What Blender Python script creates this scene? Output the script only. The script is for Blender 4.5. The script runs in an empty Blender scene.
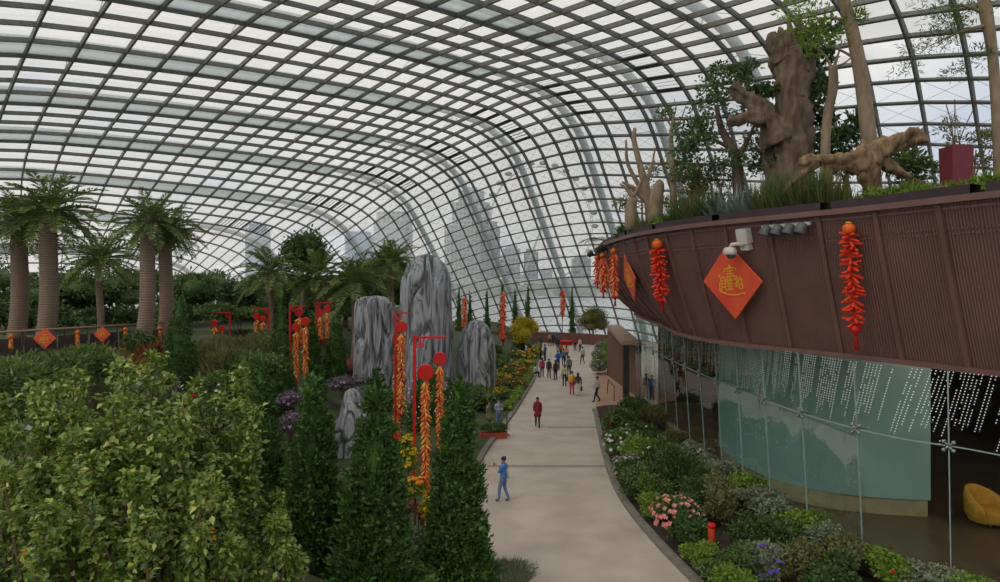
import bpy, bmesh, math, random
import numpy as np
from mathutils import Vector, Matrix, Euler, noise as mn

random.seed(7)
RNG = np.random.default_rng(11)
COL = bpy.context.scene.collection
SC = bpy.context.scene
F, CZ, CX, HY = 667.0, 8.2, 500.0, 280.0   # focal length in pixels, eye height, principal column, horizon row
PI = math.pi

def W(px, py, Y):
    return Vector(((px - CX) * Y / F, Y, CZ - (py - HY) * Y / F))

def G(px, py, z=0.0):
    Y = (CZ - z) * F / (py - HY)
    return Vector(((px - CX) * Y / F, Y, z))

def ss(a, b, x):
    t = min(1.0, max(0.0, (x - a) / (b - a)))
    return t * t * (3 - 2 * t)

def interp(x, xs, ys):
    return float(np.interp(x, xs, ys))

def unit(v):
    v = np.asarray(v, float)
    n = np.linalg.norm(v, axis=-1, keepdims=True)
    return v / np.maximum(n, 1e-9)

def lin(r, g, b):
    f = lambda c: c / 12.92 if c <= 0.04045 else ((c + 0.055) / 1.055) ** 2.4
    return (f(r / 255), f(g / 255), f(b / 255), 1.0)

# ------------------------------------------------------------------ materials
MATS = {}

def new_mat(name):
    m = bpy.data.materials.new(name)
    m.use_nodes = True
    nt = m.node_tree
    nt.nodes.clear()
    out = nt.nodes.new('ShaderNodeOutputMaterial')
    MATS[name] = m
    return m, nt, out

def N(nt, typ, **kw):
    n = nt.nodes.new(typ)
    for k, v in kw.items():
        if k in n.inputs.keys():
            n.inputs[k].default_value = v
        else:
            setattr(n, k, v)
    return n

def ramp(nt, stops, fac):
    r = nt.nodes.new('ShaderNodeValToRGB')
    el = r.color_ramp.elements
    while len(el) > 1:
        el.remove(el[-1])
    el[0].position = stops[0][0]; el[0].color = stops[0][1]
    for p, c in stops[1:]:
        e = el.new(p); e.color = c
    nt.links.new(fac, r.inputs['Fac'])
    return r

def plain(name, c1, c2=None, scale=6.0, rough=0.6, metal=0.0, bump=0.0, stretch=(1, 1, 1), spec=0.4, detail=4, bscale=None):
    m, nt, out = new_mat(name)
    b = N(nt, 'ShaderNodeBsdfPrincipled')
    b.inputs['Roughness'].default_value = rough
    b.inputs['Metallic'].default_value = metal
    b.inputs['Specular IOR Level'].default_value = spec
    nt.links.new(b.outputs[0], out.inputs[0])
    tc = N(nt, 'ShaderNodeTexCoord')
    mp = N(nt, 'ShaderNodeMapping')
    mp.inputs['Scale'].default_value = stretch
    nt.links.new(tc.outputs['Object'], mp.inputs[0])
    nz = N(nt, 'ShaderNodeTexNoise')
    nz.inputs['Scale'].default_value = scale
    nz.inputs['Detail'].default_value = detail
    nt.links.new(mp.outputs[0], nz.inputs['Vector'])
    if c2 is None:
        c2 = tuple(min(1, c * 0.78) for c in c1[:3]) + (1,)
    r = ramp(nt, [(0.3, c2), (0.7, c1)], nz.outputs['Fac'])
    nt.links.new(r.outputs[0], b.inputs['Base Color'])
    if bump:
        bp = N(nt, 'ShaderNodeBump')
        bp.inputs['Strength'].default_value = bump
        bp.inputs['Distance'].default_value = 0.05
        if bscale:
            n2 = N(nt, 'ShaderNodeTexNoise'); n2.inputs['Scale'].default_value = bscale
            n2.inputs['Detail'].default_value = 5
            nt.links.new(mp.outputs[0], n2.inputs['Vector'])
            nt.links.new(n2.outputs['Fac'], bp.inputs['Height'])
        else:
            nt.links.new(nz.outputs['Fac'], bp.inputs['Height'])
        nt.links.new(bp.outputs[0], b.inputs['Normal'])
    return m

def leafmat(name, cols, trans=0.3, rough=0.5, spec=0.3):
    """cols: list of colours picked per leaf (random per island)."""
    m, nt, out = new_mat(name)
    g = N(nt, 'ShaderNodeNewGeometry')
    n = len(cols)
    r = ramp(nt, [(i / max(1, n - 1), c) for i, c in enumerate(cols)], g.outputs['Random Per Island'])
    b = N(nt, 'ShaderNodeBsdfPrincipled')
    b.inputs['Roughness'].default_value = rough
    b.inputs['Specular IOR Level'].default_value = spec
    nt.links.new(r.outputs[0], b.inputs['Base Color'])
    t = N(nt, 'ShaderNodeBsdfTranslucent')
    nt.links.new(r.outputs[0], t.inputs['Color'])
    mx = N(nt, 'ShaderNodeMixShader')
    mx.inputs[0].default_value = trans
    nt.links.new(b.outputs[0], mx.inputs[1])
    nt.links.new(t.outputs[0], mx.inputs[2])
    nt.links.new(mx.outputs[0], out.inputs[0])
    return m

# ------------------------------------------------------------------ mesh builder
class MB:
    def __init__(self):
        self.v, self.q, self.t, self.n = [], [], [], 0
        self.qm, self.tm = [], []
        self.uv = {}

    def add(self, verts, quads=None, tris=None, mat=0):
        verts = np.asarray(verts, float).reshape(-1, 3)
        if quads is not None and len(quads):
            a = np.asarray(quads, int).reshape(-1, 4) + self.n
            self.q.append(a); self.qm.append(np.full(len(a), mat))
        if tris is not None and len(tris):
            a = np.asarray(tris, int).reshape(-1, 3) + self.n
            self.t.append(a); self.tm.append(np.full(len(a), mat))
        self.v.append(verts)
        self.n += len(verts)
        return self

    def box(self, c, s, rz=0.0, mat=0, M=None):
        x, y, z = [k / 2 for k in s]
        p = np.array([[-x, -y, -z], [x, -y, -z], [x, y, -z], [-x, y, -z], [-x, -y, z], [x, -y, z], [x, y, z], [-x, y, z]])
        if M is not None:
            R = np.array(M.to_3x3()); p = p @ R.T
        elif rz:
            ca, sa = math.cos(rz), math.sin(rz)
            p = p @ np.array([[ca, -sa, 0], [sa, ca, 0], [0, 0, 1]]).T
        p = p + np.asarray(c)
        return self.add(p, [[0, 3, 2, 1], [4, 5, 6, 7], [0, 1, 5, 4], [1, 2, 6, 5], [2, 3, 7, 6], [3, 0, 4, 7]], mat=mat)

    def tube(self, pts, rad, n=8, mat=0, cap=True, squash=None, up=None):
        P = np.asarray([tuple(p) for p in pts], float)
        k = len(P)
        R = np.full(k, rad, float) if np.isscalar(rad) else np.asarray(rad, float)
        T = np.zeros_like(P)
        T[1:-1] = P[2:] - P[:-2]; T[0] = P[1] - P[0]; T[-1] = P[-1] - P[-2]
        T = unit(T)
        ref = np.array([0, 0, 1.0]) if up is None else np.asarray(up, float)
        if abs(T[0] @ ref) > 0.95:
            ref = np.array([1.0, 0, 0])
        U = np.cross(T[0], ref); U /= np.linalg.norm(U)
        a = np.arange(n) * 2 * PI / n
        rings = []
        for i in range(k):
            U = U - T[i] * (U @ T[i]); U /= np.linalg.norm(U)
            V = np.cross(T[i], U)
            su, sv = (1, 1) if squash is None else squash
            rings.append(P[i] + R[i] * (np.outer(np.cos(a), U) * su + np.outer(np.sin(a), V) * sv))
        vs = np.concatenate(rings)
        i = np.arange(k - 1)[:, None] * n; j = np.arange(n)[None, :]; j2 = (j + 1) % n
        q = np.stack([i + j, i + j2, i + n + j2, i + n + j], -1).reshape(-1, 4)
        t = None
        if cap:
            vs = np.concatenate([vs, P[:1], P[-1:]])
            c0, c1 = k * n, k * n + 1
            jj = np.arange(n); kk = (jj + 1) % n
            t = np.concatenate([np.stack([np.full(n, c0), kk, jj], -1), np.stack([np.full(n, c1), (k - 1) * n + jj, (k - 1) * n + kk], -1)])
        return self.add(vs, q, t, mat)

    def lathe(self, prof, c=(0, 0, 0), n=20, mat=0, axis=None):
        """prof: list of (r,z)."""
        a = np.arange(n) * 2 * PI / n
        vs = np.concatenate([np.stack([r * np.cos(a), r * np.sin(a), np.full(n, z)], -1) for r, z in prof])
        if axis is not None:
            R = np.array(Vector((0, 0, 1)).rotation_difference(Vector(axis)).to_matrix())
            vs = vs @ R.T
        vs = vs + np.asarray(c)
        k = len(prof)
        i = np.arange(k - 1)[:, None] * n; j = np.arange(n)[None, :]; j2 = (j + 1) % n
        q = np.stack([i + j, i + j2, i + n + j2, i + n + j], -1).reshape(-1, 4)
        return self.add(vs, q, None, mat)

    def ball(self, c, r, n=10, m=6, mat=0, sc=(1, 1, 1)):
        prof = [(max(1e-4, math.sin(PI * i / m)) * 1.0, -math.cos(PI * i / m)) for i in range(m + 1)]
        a = np.arange(n) * 2 * PI / n
        vs = np.concatenate([np.stack([q * np.cos(a), q * np.sin(a), np.full(n, z)], -1) for q, z in prof]) * r * np.asarray(sc) + np.asarray(tuple(c))
        k = m + 1
        i = np.arange(k - 1)[:, None] * n; j = np.arange(n)[None, :]; j2 = (j + 1) % n
        q = np.stack([i + j, i + j2, i + n + j2, i + n + j], -1).reshape(-1, 4)
        return self.add(vs, q, None, mat)

    def grid(self, P, mat=0, closed_u=False):
        P = np.asarray(P, float)
        nu, nv = P.shape[:2]
        idx = np.arange(nu * nv).reshape(nu, nv)
        if closed_u:
            idx = np.concatenate([idx, idx[:1]])
        q = np.stack([idx[:-1, :-1], idx[1:, :-1], idx[1:, 1:], idx[:-1, 1:]], -1).reshape(-1, 4)
        return self.add(P.reshape(-1, 3), q, None, mat)

    def leaves(self, pos, d, nrm, ln, wd, mat=0, fold=0.15, bend=0.0):
        """one folded leaf (2 tris) per position."""
        pos = np.asarray(pos, float); d = unit(d)
        k = len(pos)
        side = unit(np.cross(d, nrm)); up = np.cross(side, d)
        ln = np.broadcast_to(np.asarray(ln, float), (k,))[:, None]; wd = np.broadcast_to(np.asarray(wd, float), (k,))[:, None]
        a = pos
        b = pos + d * ln * 0.45 + side * wd * 0.5 + up * wd * fold
        c = pos + d * ln - up * ln * bend
        e = pos + d * ln * 0.45 - side * wd * 0.5 + up * wd * fold
        vs = np.stack([a, b, c, e], 1).reshape(-1, 3)
        i = np.arange(k)[:, None] * 4
        t = np.concatenate([i + np.array([[0, 1, 2]]), i + np.array([[0, 2, 3]])])
        return self.add(vs, None, t, mat)

    def mesh(self, name, mats, smooth=True):
        me = bpy.data.meshes.new(name)
        V = np.concatenate(self.v) if self.v else np.zeros((0, 3))
        q = np.concatenate(self.q) if self.q else np.zeros((0, 4), int)
        t = np.concatenate(self.t) if self.t else np.zeros((0, 3), int)
        me.vertices.add(len(V)); me.vertices.foreach_set('co', V.astype(np.float32).ravel())
        li = np.concatenate([q.ravel(), t.ravel()]).astype(np.int32)
        me.loops.add(len(li)); me.loops.foreach_set('vertex_index', li)
        nf = len(q) + len(t)
        me.polygons.add(nf)
        st = np.concatenate([np.arange(len(q)) * 4, len(q) * 4 + np.arange(len(t)) * 3]).astype(np.int32)
        me.polygons.foreach_set('loop_start', st)
        mi = np.concatenate([*self.qm, *self.tm]).astype(np.int32) if nf else np.zeros(0, np.int32)
        me.polygons.foreach_set('material_index', mi)
        me.polygons.foreach_set('use_smooth', np.full(nf, smooth))
        for m in (mats if isinstance(mats, (list, tuple)) else [mats]):
            me.materials.append(m)
        me.update(calc_edges=True)
        me.validate()
        return me

    def build(self, name, mats, parent=None, smooth=True, loc=None):
        o = bpy.data.objects.new(name, self.mesh(name, mats, smooth))
        COL.objects.link(o)
        if parent is not None:
            o.parent = parent
        if loc is not None:
            o.location = loc
        return o

USED_LABELS = {}

def thing(name, label, cat, loc=(0, 0, 0), rz=0.0, group=None):
    o = bpy.data.objects.new(name, None)
    COL.objects.link(o)
    o.empty_display_size = 0.1
    o.location = loc
    o.rotation_euler = (0, 0, rz)
    return tag(o, label, cat, group)

def tag(o, label, cat, group=None):
    o['label'] = label
    o['category'] = cat
    if group:
        o['group'] = group
    return o

def struct(o):
    o['kind'] = 'structure'
    return o

def copy_thing(root, loc, rz=0.0, scale=1.0, label=None, group=None):
    r = root.copy(); COL.objects.link(r)
    r.location = loc; r.rotation_euler = (0, 0, rz)
    r.scale = (scale,) * 3 if np.isscalar(scale) else scale
    if label: r['label'] = label
    if group: r['group'] = group
    for ch in list(root.children):
        c = ch.copy(); COL.objects.link(c); c.parent = r
        for g in list(ch.children):
            d = g.copy(); COL.objects.link(d); d.parent = c
    return r

def catmull(pts, n=12):
    P = [np.asarray(p, float) for p in pts]
    P = [2 * P[0] - P[1]] + P + [2 * P[-1] - P[-2]]
    out = []
    for i in range(1, len(P) - 2):
        a, b, c, d = P[i - 1:i + 3]
        for k in range(n):
            t = k / n
            out.append(0.5 * (2 * b + (c - a) * t + (2 * a - 5 * b + 4 * c - d) * t * t + (3 * b - a - 3 * c + d) * t ** 3))
    out.append(P[-2])
    return np.array(out)

def resample(P, step):
    P = np.asarray(P, float)
    seg = np.linalg.norm(np.diff(P, axis=0), axis=1)
    s = np.concatenate([[0], np.cumsum(seg)])
    k = max(2, int(round(s[-1] / step)) + 1)
    u = np.linspace(0, s[-1], k)
    return np.stack([np.interp(u, s, P[:, i]) for i in range(P.shape[1])], -1), u

def set_uv(me, fn):
    """fn(co array)->uv array per vertex."""
    uvl = me.uv_layers.new(name='UVMap')
    co = np.zeros(len(me.vertices) * 3, np.float32); me.vertices.foreach_get('co', co)
    uv = fn(co.reshape(-1, 3))
    li = np.zeros(len(me.loops), np.int32); me.loops.foreach_get('vertex_index', li)
    uvl.data.foreach_set('uv', uv[li].astype(np.float32).ravel())
EXPOSURE = 0.0
SKY_BLUE = (0.62, 0.68, 0.80, 1)
SKY_WHITE = (0.97, 0.93, 0.875, 1)
SKY_LOC = (0.3, 0.7, 0.2)
SKY_STRENGTH = 1.08
SUN_E = 1.6
# ------------------------------------------------------------------ camera, sky, light
cam = bpy.data.cameras.new('camera')
cam.sensor_width = 36.0
cam.lens = F / 1000.0 * 36.0
cam.shift_y = -(291.0 - HY) / 1000.0
cam.clip_end = 5000
cam_o = bpy.data.objects.new('camera', cam)
COL.objects.link(cam_o)
cam_o.location = (0, 0, CZ)
cam_o.rotation_euler = (PI / 2, 0, 0)
SC.camera = cam_o
SC.view_settings.view_transform = 'Standard'
SC.view_settings.look = 'None'
SC.view_settings.gamma = 1.0
SC.view_settings.use_curve_mapping = False
SC.view_settings.exposure = EXPOSURE

world = bpy.data.worlds.new('overcast_sky')
SC.world = world
world.use_nodes = True
nt = world.node_tree
nt.nodes.clear()
wo = nt.nodes.new('ShaderNodeOutputWorld')
bg = nt.nodes.new('ShaderNodeBackground')
tc = nt.nodes.new('ShaderNodeTexCoord')
mp = nt.nodes.new('ShaderNodeMapping'); mp.inputs['Scale'].default_value = (1.6, 1.6, 3.2)
mp.inputs['Location'].default_value = SKY_LOC
nz = nt.nodes.new('ShaderNodeTexNoise'); nz.inputs['Scale'].default_value = 1.5; nz.inputs['Detail'].default_value = 5
nt.links.new(tc.outputs['Generated'], mp.inputs[0]); nt.links.new(mp.outputs[0], nz.inputs['Vector'])
sp = nt.nodes.new('ShaderNodeSeparateXYZ'); nt.links.new(tc.outputs['Generated'], sp.inputs[0])
br_ = nt.nodes.new('ShaderNodeMapRange'); br_.inputs[1].default_value = 0.22; br_.inputs[2].default_value = 0.6; br_.inputs[3].default_value = 0.06; br_.inputs[4].default_value = -0.12
nt.links.new(sp.outputs['X'], br_.inputs[0])
ad = nt.nodes.new('ShaderNodeMath'); ad.operation = 'ADD'; nt.links.new(nz.outputs['Fac'], ad.inputs[0]); nt.links.new(br_.outputs[0], ad.inputs[1])
r1 = ramp(nt, [(0.36, SKY_BLUE), (0.58, SKY_WHITE)], ad.outputs[0])
# overhead cloud is a warmer white than the band towards the horizon
r2 = ramp(nt, [(0.0, (0.86, 0.88, 0.90, 1)), (0.25, (0.95, 0.95, 0.97, 1)), (0.5, (1, 0.99, 0.97, 1)), (1, (1.0, 1.0, 0.98, 1))], sp.outputs['Z'])
mu = nt.nodes.new('ShaderNodeMixRGB'); mu.blend_type = 'MULTIPLY'; mu.inputs[0].default_value = 1
nt.links.new(r1.outputs[0], mu.inputs[1]); nt.links.new(r2.outputs[0], mu.inputs[2])
nt.links.new(mu.outputs[0], bg.inputs['Color'])
bg.inputs['Strength'].default_value = SKY_STRENGTH
nt.links.new(bg.outputs[0], wo.inputs[0])

# a veiled sun behind the cloud: wide and weak
sun = bpy.data.lights.new('veiled_sun', 'SUN'); sun.energy = SUN_E; sun.angle = 0.6; sun.color = (1, 0.95, 0.86)
so = bpy.data.objects.new('veiled_sun', sun); COL.objects.link(so)
so.rotation_euler = (math.radians(28), math.radians(-32), 0)

# ------------------------------------------------------------------ shell materials
m_lattice = plain('painted_lattice_steel', lin(122, 122, 116), lin(106, 106, 100), 3, 0.55, 0.2)
m_arch = plain('pale_arch_steel', lin(150, 166, 164), lin(134, 150, 148), 2, 0.5, 0.1)
m_blind = None
def mk_glass(name, scatter, tint, scattercol, ior=1.45, glossmul=1.0):
    m, nt, out = new_mat(name)
    tr = N(nt, 'ShaderNodeBsdfTransparent'); tr.inputs['Color'].default_value = tint
    df = N(nt, 'ShaderNodeBsdfTranslucent'); df.inputs['Color'].default_value = scattercol
    gl = N(nt, 'ShaderNodeBsdfGlossy'); gl.inputs['Roughness'].default_value = 0.0
    m1 = N(nt, 'ShaderNodeMixShader'); m1.inputs[0].default_value = scatter
    nt.links.new(tr.outputs[0], m1.inputs[1]); nt.links.new(df.outputs[0], m1.inputs[2])
    fr = N(nt, 'ShaderNodeFresnel'); fr.inputs['IOR'].default_value = ior
    ml = N(nt, 'ShaderNodeMath', operation='MULTIPLY'); ml.inputs[1].default_value = glossmul
    nt.links.new(fr.outputs[0], ml.inputs[0])
    m2 = N(nt, 'ShaderNodeMixShader')
    nt.links.new(ml.outputs[0], m2.inputs[0])
    nt.links.new(m1.outputs[0], m2.inputs[1]); nt.links.new(gl.outputs[0], m2.inputs[2])
    nt.links.new(m2.outputs[0], out.inputs[0])
    return m
m_roofglass = mk_glass('hazy_roof_glass', 0.30, (0.94, 0.96, 0.95, 1), (0.85, 0.87, 0.86, 1), 1.45, 0.25)  # pale haze over the towers is put into the glass as translucent white
m_blind = mk_glass('grey_roller_blind', 0.72, (0.80, 0.84, 0.84, 1), (0.42, 0.46, 0.46, 1), 1.3, 0.1)
m_vent = plain('dark_vent_louvre', lin(40, 44, 43), None, 4, 0.6)

# ------------------------------------------------------------------ glass dome
AX = np.array([-0.666, 0.746]); NX = np.array([0.746, 0.666]); O0 = np.array([11.0, 100.0])
T_K = [-97, -91, -80, -67, -54, -39, -26, -13, 0, 13, 26, 39, 52, 65, 78, 86]
SR_K = [66, 42, 27, 16, 11.0, 7.6, 4.4, 1.6, -0.2, -0.8, 0.3, 4.5, 13.3, 24, 38, 54]
SL_K = [86, 94, 99, 101, 101, 101, 100, 98, 97, 96, 95, 94, 93, 91, 86, 70]
H_K = [3, 11, 22, 27, 29.0, 29.6, 30.3, 31.0, 29.9, 28.3, 26.0, 22.3, 18.0, 13.0, 6.5, 2]
def smooth_interp(x, xs, ys):
    xs = np.asarray(xs, float); ys = np.asarray(ys, float)
    m = np.gradient(ys, xs)
    i = int(np.clip(np.searchsorted(xs, x) - 1, 0, len(xs) - 2))
    h = xs[i + 1] - xs[i]; t = (x - xs[i]) / h
    return ((1 + 2 * t) * (1 - t) ** 2 * ys[i] + t * (1 - t) ** 2 * h * m[i] + t * t * (3 - 2 * t) * ys[i + 1] + t * t * (t - 1) * h * m[i + 1])

NROW = 57
# outline of one arch: distance in from the foot, height (for a 30 m high arch, 96 m wide)
TPL = catmull([(-1.6, 0, 0), (-0.2, 3.2, 0), (2.1, 7.8, 0), (5.6, 14.3, 0), (9.0, 20.5, 0), (12.3, 25.6, 0), (16.8, 28.5, 0), (22, 29.6, 0), (30, 29.95, 0),
               (40, 29.9, 0), (56, 29.1, 0), (69, 27.7, 0), (79, 24.5, 0), (87, 18, 0), (92.5, 9, 0), (96, 0, 0)], 14)
def arch_section(t):
    sr, sl, H = (smooth_interp(t, T_K, k) for k in (SR_K, SL_K, H_K))
    x = TPL[:, 0]; z = TPL[:, 1] * H / 30.0
    lim = 30.0 if sl - sr > 60 else (sl - sr) * 0.5
    # the shoulder keeps its size; only the flat middle is stretched or squeezed
    L0 = (sl - sr)
    if L0 > 60:
        s = np.where(x < 20, x, np.where(x > 70, L0 - (96 - x), 20 + (x - 20) * (L0 - 46) / 50.0)) + sr
    else:
        s = sr + (x + 1.6) / 97.6 * L0
    tilt = interp(t, [0, 13, 26, 39, 52, 65, 78], [0, 0.01, 0.035, 0.075, 0.10, 0.12, 0.12])
    z = z * (1 + tilt * np.clip((s - 40) / 25.0, -1, 1.15))
    ds, dz = np.gradient(s), np.gradient(z); q = np.hypot(ds, dz) + 1e-9
    # the traced curve is the outer arch: the glass sits 1.1 m inside it
    s = s + 1.1 * dz / q; z = np.maximum(0, z - 1.1 * ds / q)
    seg = np.hypot(np.diff(s), np.diff(z))
    w = np.interp(s - sr, [0, 10, 16, 25, 35, 50, 66], [0.46, 0.46, 0.54, 0.66, 0.75, 0.89, 1.0])
    Lw = np.concatenate([[0], np.cumsum(seg / ((w[1:] + w[:-1]) / 2))])
    f0 = np.interp(48.0, s, Lw)                      # rows are counted from the crown line
    f = np.clip(f0 + (np.arange(NROW + 1) - 35) * 3.45, 0, Lw[-1])
    s2 = np.interp(f, Lw, s); z2 = np.interp(f, Lw, z)
    p = O0 + t * AX - np.outer(s2, NX)
    return np.column_stack([p, z2])

STEP = 3.25
TS = np.arange(-29, 27) * STEP          # -94.25 .. 84.5
DOME = np.array([arch_section(t) for t in TS])
du = np.gradient(DOME, axis=0); dv = np.gradient(DOME, axis=1)
NRM = unit(np.cross(dv, du))
cen = np.array([*(O0 - 48 * NX - 5 * AX), 5.0])
flip = np.sign(np.sum(NRM * (DOME - cen), -1, keepdims=True)); NRM = NRM * np.where(flip == 0, 1, flip)

def sweep(mb, P, Nn, w, d_in, d_out, mat=0):
    """rectangular bar along P, depth along the surface normal."""
    T = np.gradient(P, axis=0); T = unit(T)
    S = unit(np.cross(T, Nn))
    if not np.isscalar(w): w = np.asarray(w)[:, None]
    if not np.isscalar(d_in): d_in = np.asarray(d_in)[:, None]
    a = P + S * w / 2 + Nn * d_out; b = P - S * w / 2 + Nn * d_out
    c = P - S * w / 2 - Nn * d_in; d = P + S * w / 2 - Nn * d_in
    k = len(P)
    V = np.stack([a, b, c, d], 1).reshape(-1, 3)
    i = np.arange(k - 1)[:, None] * 4; j = np.arange(4)[None]; j2 = (j + 1) % 4
    q = np.stack([i + j, i + j2, i + 4 + j2, i + 4 + j], -1).reshape(-1, 4)
    mb.add(V, q, None, mat)

roof = MB()
for i in range(len(TS)):
    zf = np.clip((DOME[i, :, 2] - 15) / 9, 0, 1); sweep(roof, DOME[i], NRM[i], 0.13 + 0.05 * zf, 0.20 + 0.16 * zf, 0.03)
for j in range(0, NROW + 1):
    zf = np.clip((DOME[:, j, 2] - 15) / 9, 0, 1); sweep(roof, DOME[:, j], NRM[:, j], 0.12 + 0.07 * zf, 0.20 + 0.17 * zf, 0.02)
ceiling = struct(roof.build('ceiling', m_lattice, smooth=False))
gl = MB(); gl.grid(DOME + NRM * 0.06)
o = struct(gl.build('window_1', m_roofglass, smooth=False))
# thin cross cables on the upright side
cb = MB()
for i in range(0, len(TS) - 1):
    for j in range(2, 22):
        if np.linalg.norm(DOME[i, j] - DOME[i, j + 1]) < 0.3: continue
        for (a, b) in (((i, j), (i + 1, j + 1)), ((i + 1, j), (i, j + 1))):
            cb.tube([DOME[a] - NRM[a] * 0.1, DOME[b] - NRM[b] * 0.1], 0.013, 3, cap=False)
struct(cb.build('trim_cables', m_lattice, smooth=False))
# roller blinds in the bay beside each arch, vent louvres at the shoulder
bl = MB(); vt = MB()
RIB_I = [i for i in range(len(TS)) if (i - 29) % 4 == 0]
for i in RIB_I:
    if i < 2: continue
    S_ = np.array([(O0 + TS[i] * AX - DOME[i, j, :2]) @ NX for j in range(NROW + 1)]) - smooth_interp(TS[i], T_K, SR_K)
    for j in range(2, NROW - 10):
        if S_[j] < 26: continue
        quad = [DOME[i - 1, j], DOME[i, j], DOME[i, j + 1], DOME[i - 1, j + 1]]
        nn = [NRM[i - 1, j], NRM[i, j], NRM[i, j + 1], NRM[i - 1, j + 1]]
        if min(p[2] for p in quad) < 5: continue
        bl.add(np.array(quad) - np.array(nn) * 0.05, [[0, 1, 2, 3]])
    if TS[i] < -36: continue
    for j in range(2, NROW - 10):
        if not (14.5 < S_[j] < 22.5): continue
        a, b = DOME[i - 2, j], DOME[i - 1, j]; c, d = DOME[i - 1, j + 1], DOME[i - 2, j + 1]
        n = NRM[i - 1, j]
        for k in range(4):
            f0, f1 = k / 4 + 0.02, k / 4 + 0.16
            vt.add(np.array([a + (d - a) * f0 - n * 0.05, b + (c - b) * f0 - n * 0.05, b + (c - b) * f1 - n * 0.25, a + (d - a) * f1 - n * 0.25]), [[0, 1, 2, 3]])
struct(bl.build('ceiling_blinds', m_blind, smooth=False))
struct(vt.build('ceiling_vents', m_vent, smooth=False))
# big arches outside the glass
for i in RIB_I:
    if TS[i] < -45: continue
    mb = MB()
    P = DOME[i] + NRM[i] * 1.1
    live = np.concatenate([np.linalg.norm(np.diff(DOME[i], axis=0), axis=1) > 0.3, [True]])
    first = int(np.argmax(live)); last = NROW - int(np.argmax(live[::-1][1:]))
    if last - first < 6: continue
    PP = P[first:last].copy(); PP[0, 2] = 0.0; PP[-1, 2] = 0.0
    mb.tube(catmull(PP, 3), 0.46, 8, cap=False)
    for j in range(first + 2, last - 2, 3):
        for di in (-1, 1):
            if 0 <= i + di < len(TS):
                mb.tube([P[j], DOME[i + di, j] + NRM[i + di, j] * 0.05], 0.035, 4, cap=False)
        mb.tube([P[j], DOME[i, j]], 0.04, 4, cap=False)
    struct(mb.build('beam', m_arch))

# ------------------------------------------------------------------ floor
m_floor, nt, out = new_mat('worn_concrete_paving')
b = N(nt, 'ShaderNodeBsdfPrincipled'); b.inputs['Roughness'].default_value = 0.7
tc = N(nt, 'ShaderNodeTexCoord')
n1 = N(nt, 'ShaderNodeTexNoise'); n1.inputs['Scale'].default_value = 0.6; n1.inputs['Detail'].default_value = 8
n2 = N(nt, 'ShaderNodeTexNoise'); n2.inputs['Scale'].default_value = 30; n2.inputs['Detail'].default_value = 3
nt.links.new(tc.outputs['Object'], n1.inputs['Vector']); nt.links.new(tc.outputs['Object'], n2.inputs['Vector'])
ra = ramp(nt, [(0.35, lin(176, 162, 148)), (0.65, lin(197, 183, 169))], n1.outputs['Fac'])
rb = ramp(nt, [(0.3, (0.8, 0.8, 0.8, 1)), (0.7, (1, 1, 1, 1))], n2.outputs['Fac'])
mx = N(nt, 'ShaderNodeMixRGB', blend_type='MULTIPLY'); mx.inputs[0].default_value = 1
nt.links.new(ra.outputs[0], mx.inputs[1]); nt.links.new(rb.outputs[0], mx.inputs[2])
nt.links.new(mx.outputs[0], b.inputs['Base Color']); nt.links.new(b.outputs[0], out.inputs[0])
m_kerb = plain('grey_kerb_stone', lin(134, 128, 118), lin(112, 106, 98), 5, 0.8)
m_drain = plain('drain_slot_metal', lin(146, 138, 128), lin(124, 117, 108), 8, 0.6)
m_soil = plain('dark_planting_soil', lin(70, 58, 44), lin(48, 40, 30), 2.5, 0.95, bump=0.4)
m_ground = plain('terrace_groundcover', lin(74, 86, 48), lin(56, 56, 36), 1.2, 0.95, bump=0.5)

fl = MB()
ring = np.concatenate([DOME[:, 0, :2], DOME[::-1, -1, :2]])
c = ring.mean(0)
V = [[c[0], c[1], 0]] + [[p[0], p[1], 0] for p in ring]
k = len(ring)
fl.add(V, None, [[0, 1 + (i + 1) % k, 1 + i] for i in range(k)])
struct(fl.build('floor', m_floor, smooth=False))

XL_Y = [4, 16, 24, 30.6, 42, 55.8, 70, 81.6, 92]; XL_X = [-1.6, -1.5, -1.3, -0.96, 0.95, 2.9, 4.0, 4.9, 5.2]
XR_Y = [8, 15, 18.5, 21.4, 25.4, 31.3, 38.3, 43]; XR_X = [7.2, 5.9, 5.2, 4.8, 4.5, 4.9, 5.6, 6.1]
XL = lambda y: interp(y, XL_Y, XL_X)
XR = lambda y: interp(y, XR_Y, XR_X)
def TZ(x, y):
    """height of the planted terrace left of the path."""
    if x > XL(y) - 0.02: return 0.0
    h = 0.12
    h = max(h, 4.9 * ss(-11.5, -16.5, x) * ss(20, 27, y) * ss(48, 40, y), 3.0 * ss(-9, -17, x) * ss(36, 46, y))
    h = max(h, 3.7 * ss(-9, -17, x) * ss(44, 60, y))
    h = max(h, 1.2 * ss(3, -2, x) * ss(62, 72, y))
    h = max(h, 3.0 * ss(15.5, 11.5, y) * ss(-1.6, -3.2, x))
    h = max(h, 3.6 * ss(-6.5, -10, x) * ss(26, 18, y))
    return h
tb = MB()
ys = np.concatenate([np.arange(5, 60, 1.0), np.arange(60, 116, 2.0)])
uu = np.concatenate([np.linspace(0, 1, 60) ** 1.6])
grid = []
for y in ys:
    x0 = XL(y) - 0.03
    row = []
    for u in uu:
        x = x0 - u * (72 if y < 90 else 50)
        row.append((x, y, TZ(x, y) + (0.1 * mn.noise(Vector((x * .5, y * .5, 0))) if u > 0 else 0)))
    grid.append(row)
tb.grid(np.array(grid)[:, ::-1])
struct(tb.build('ground_terrace', m_ground))
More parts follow.
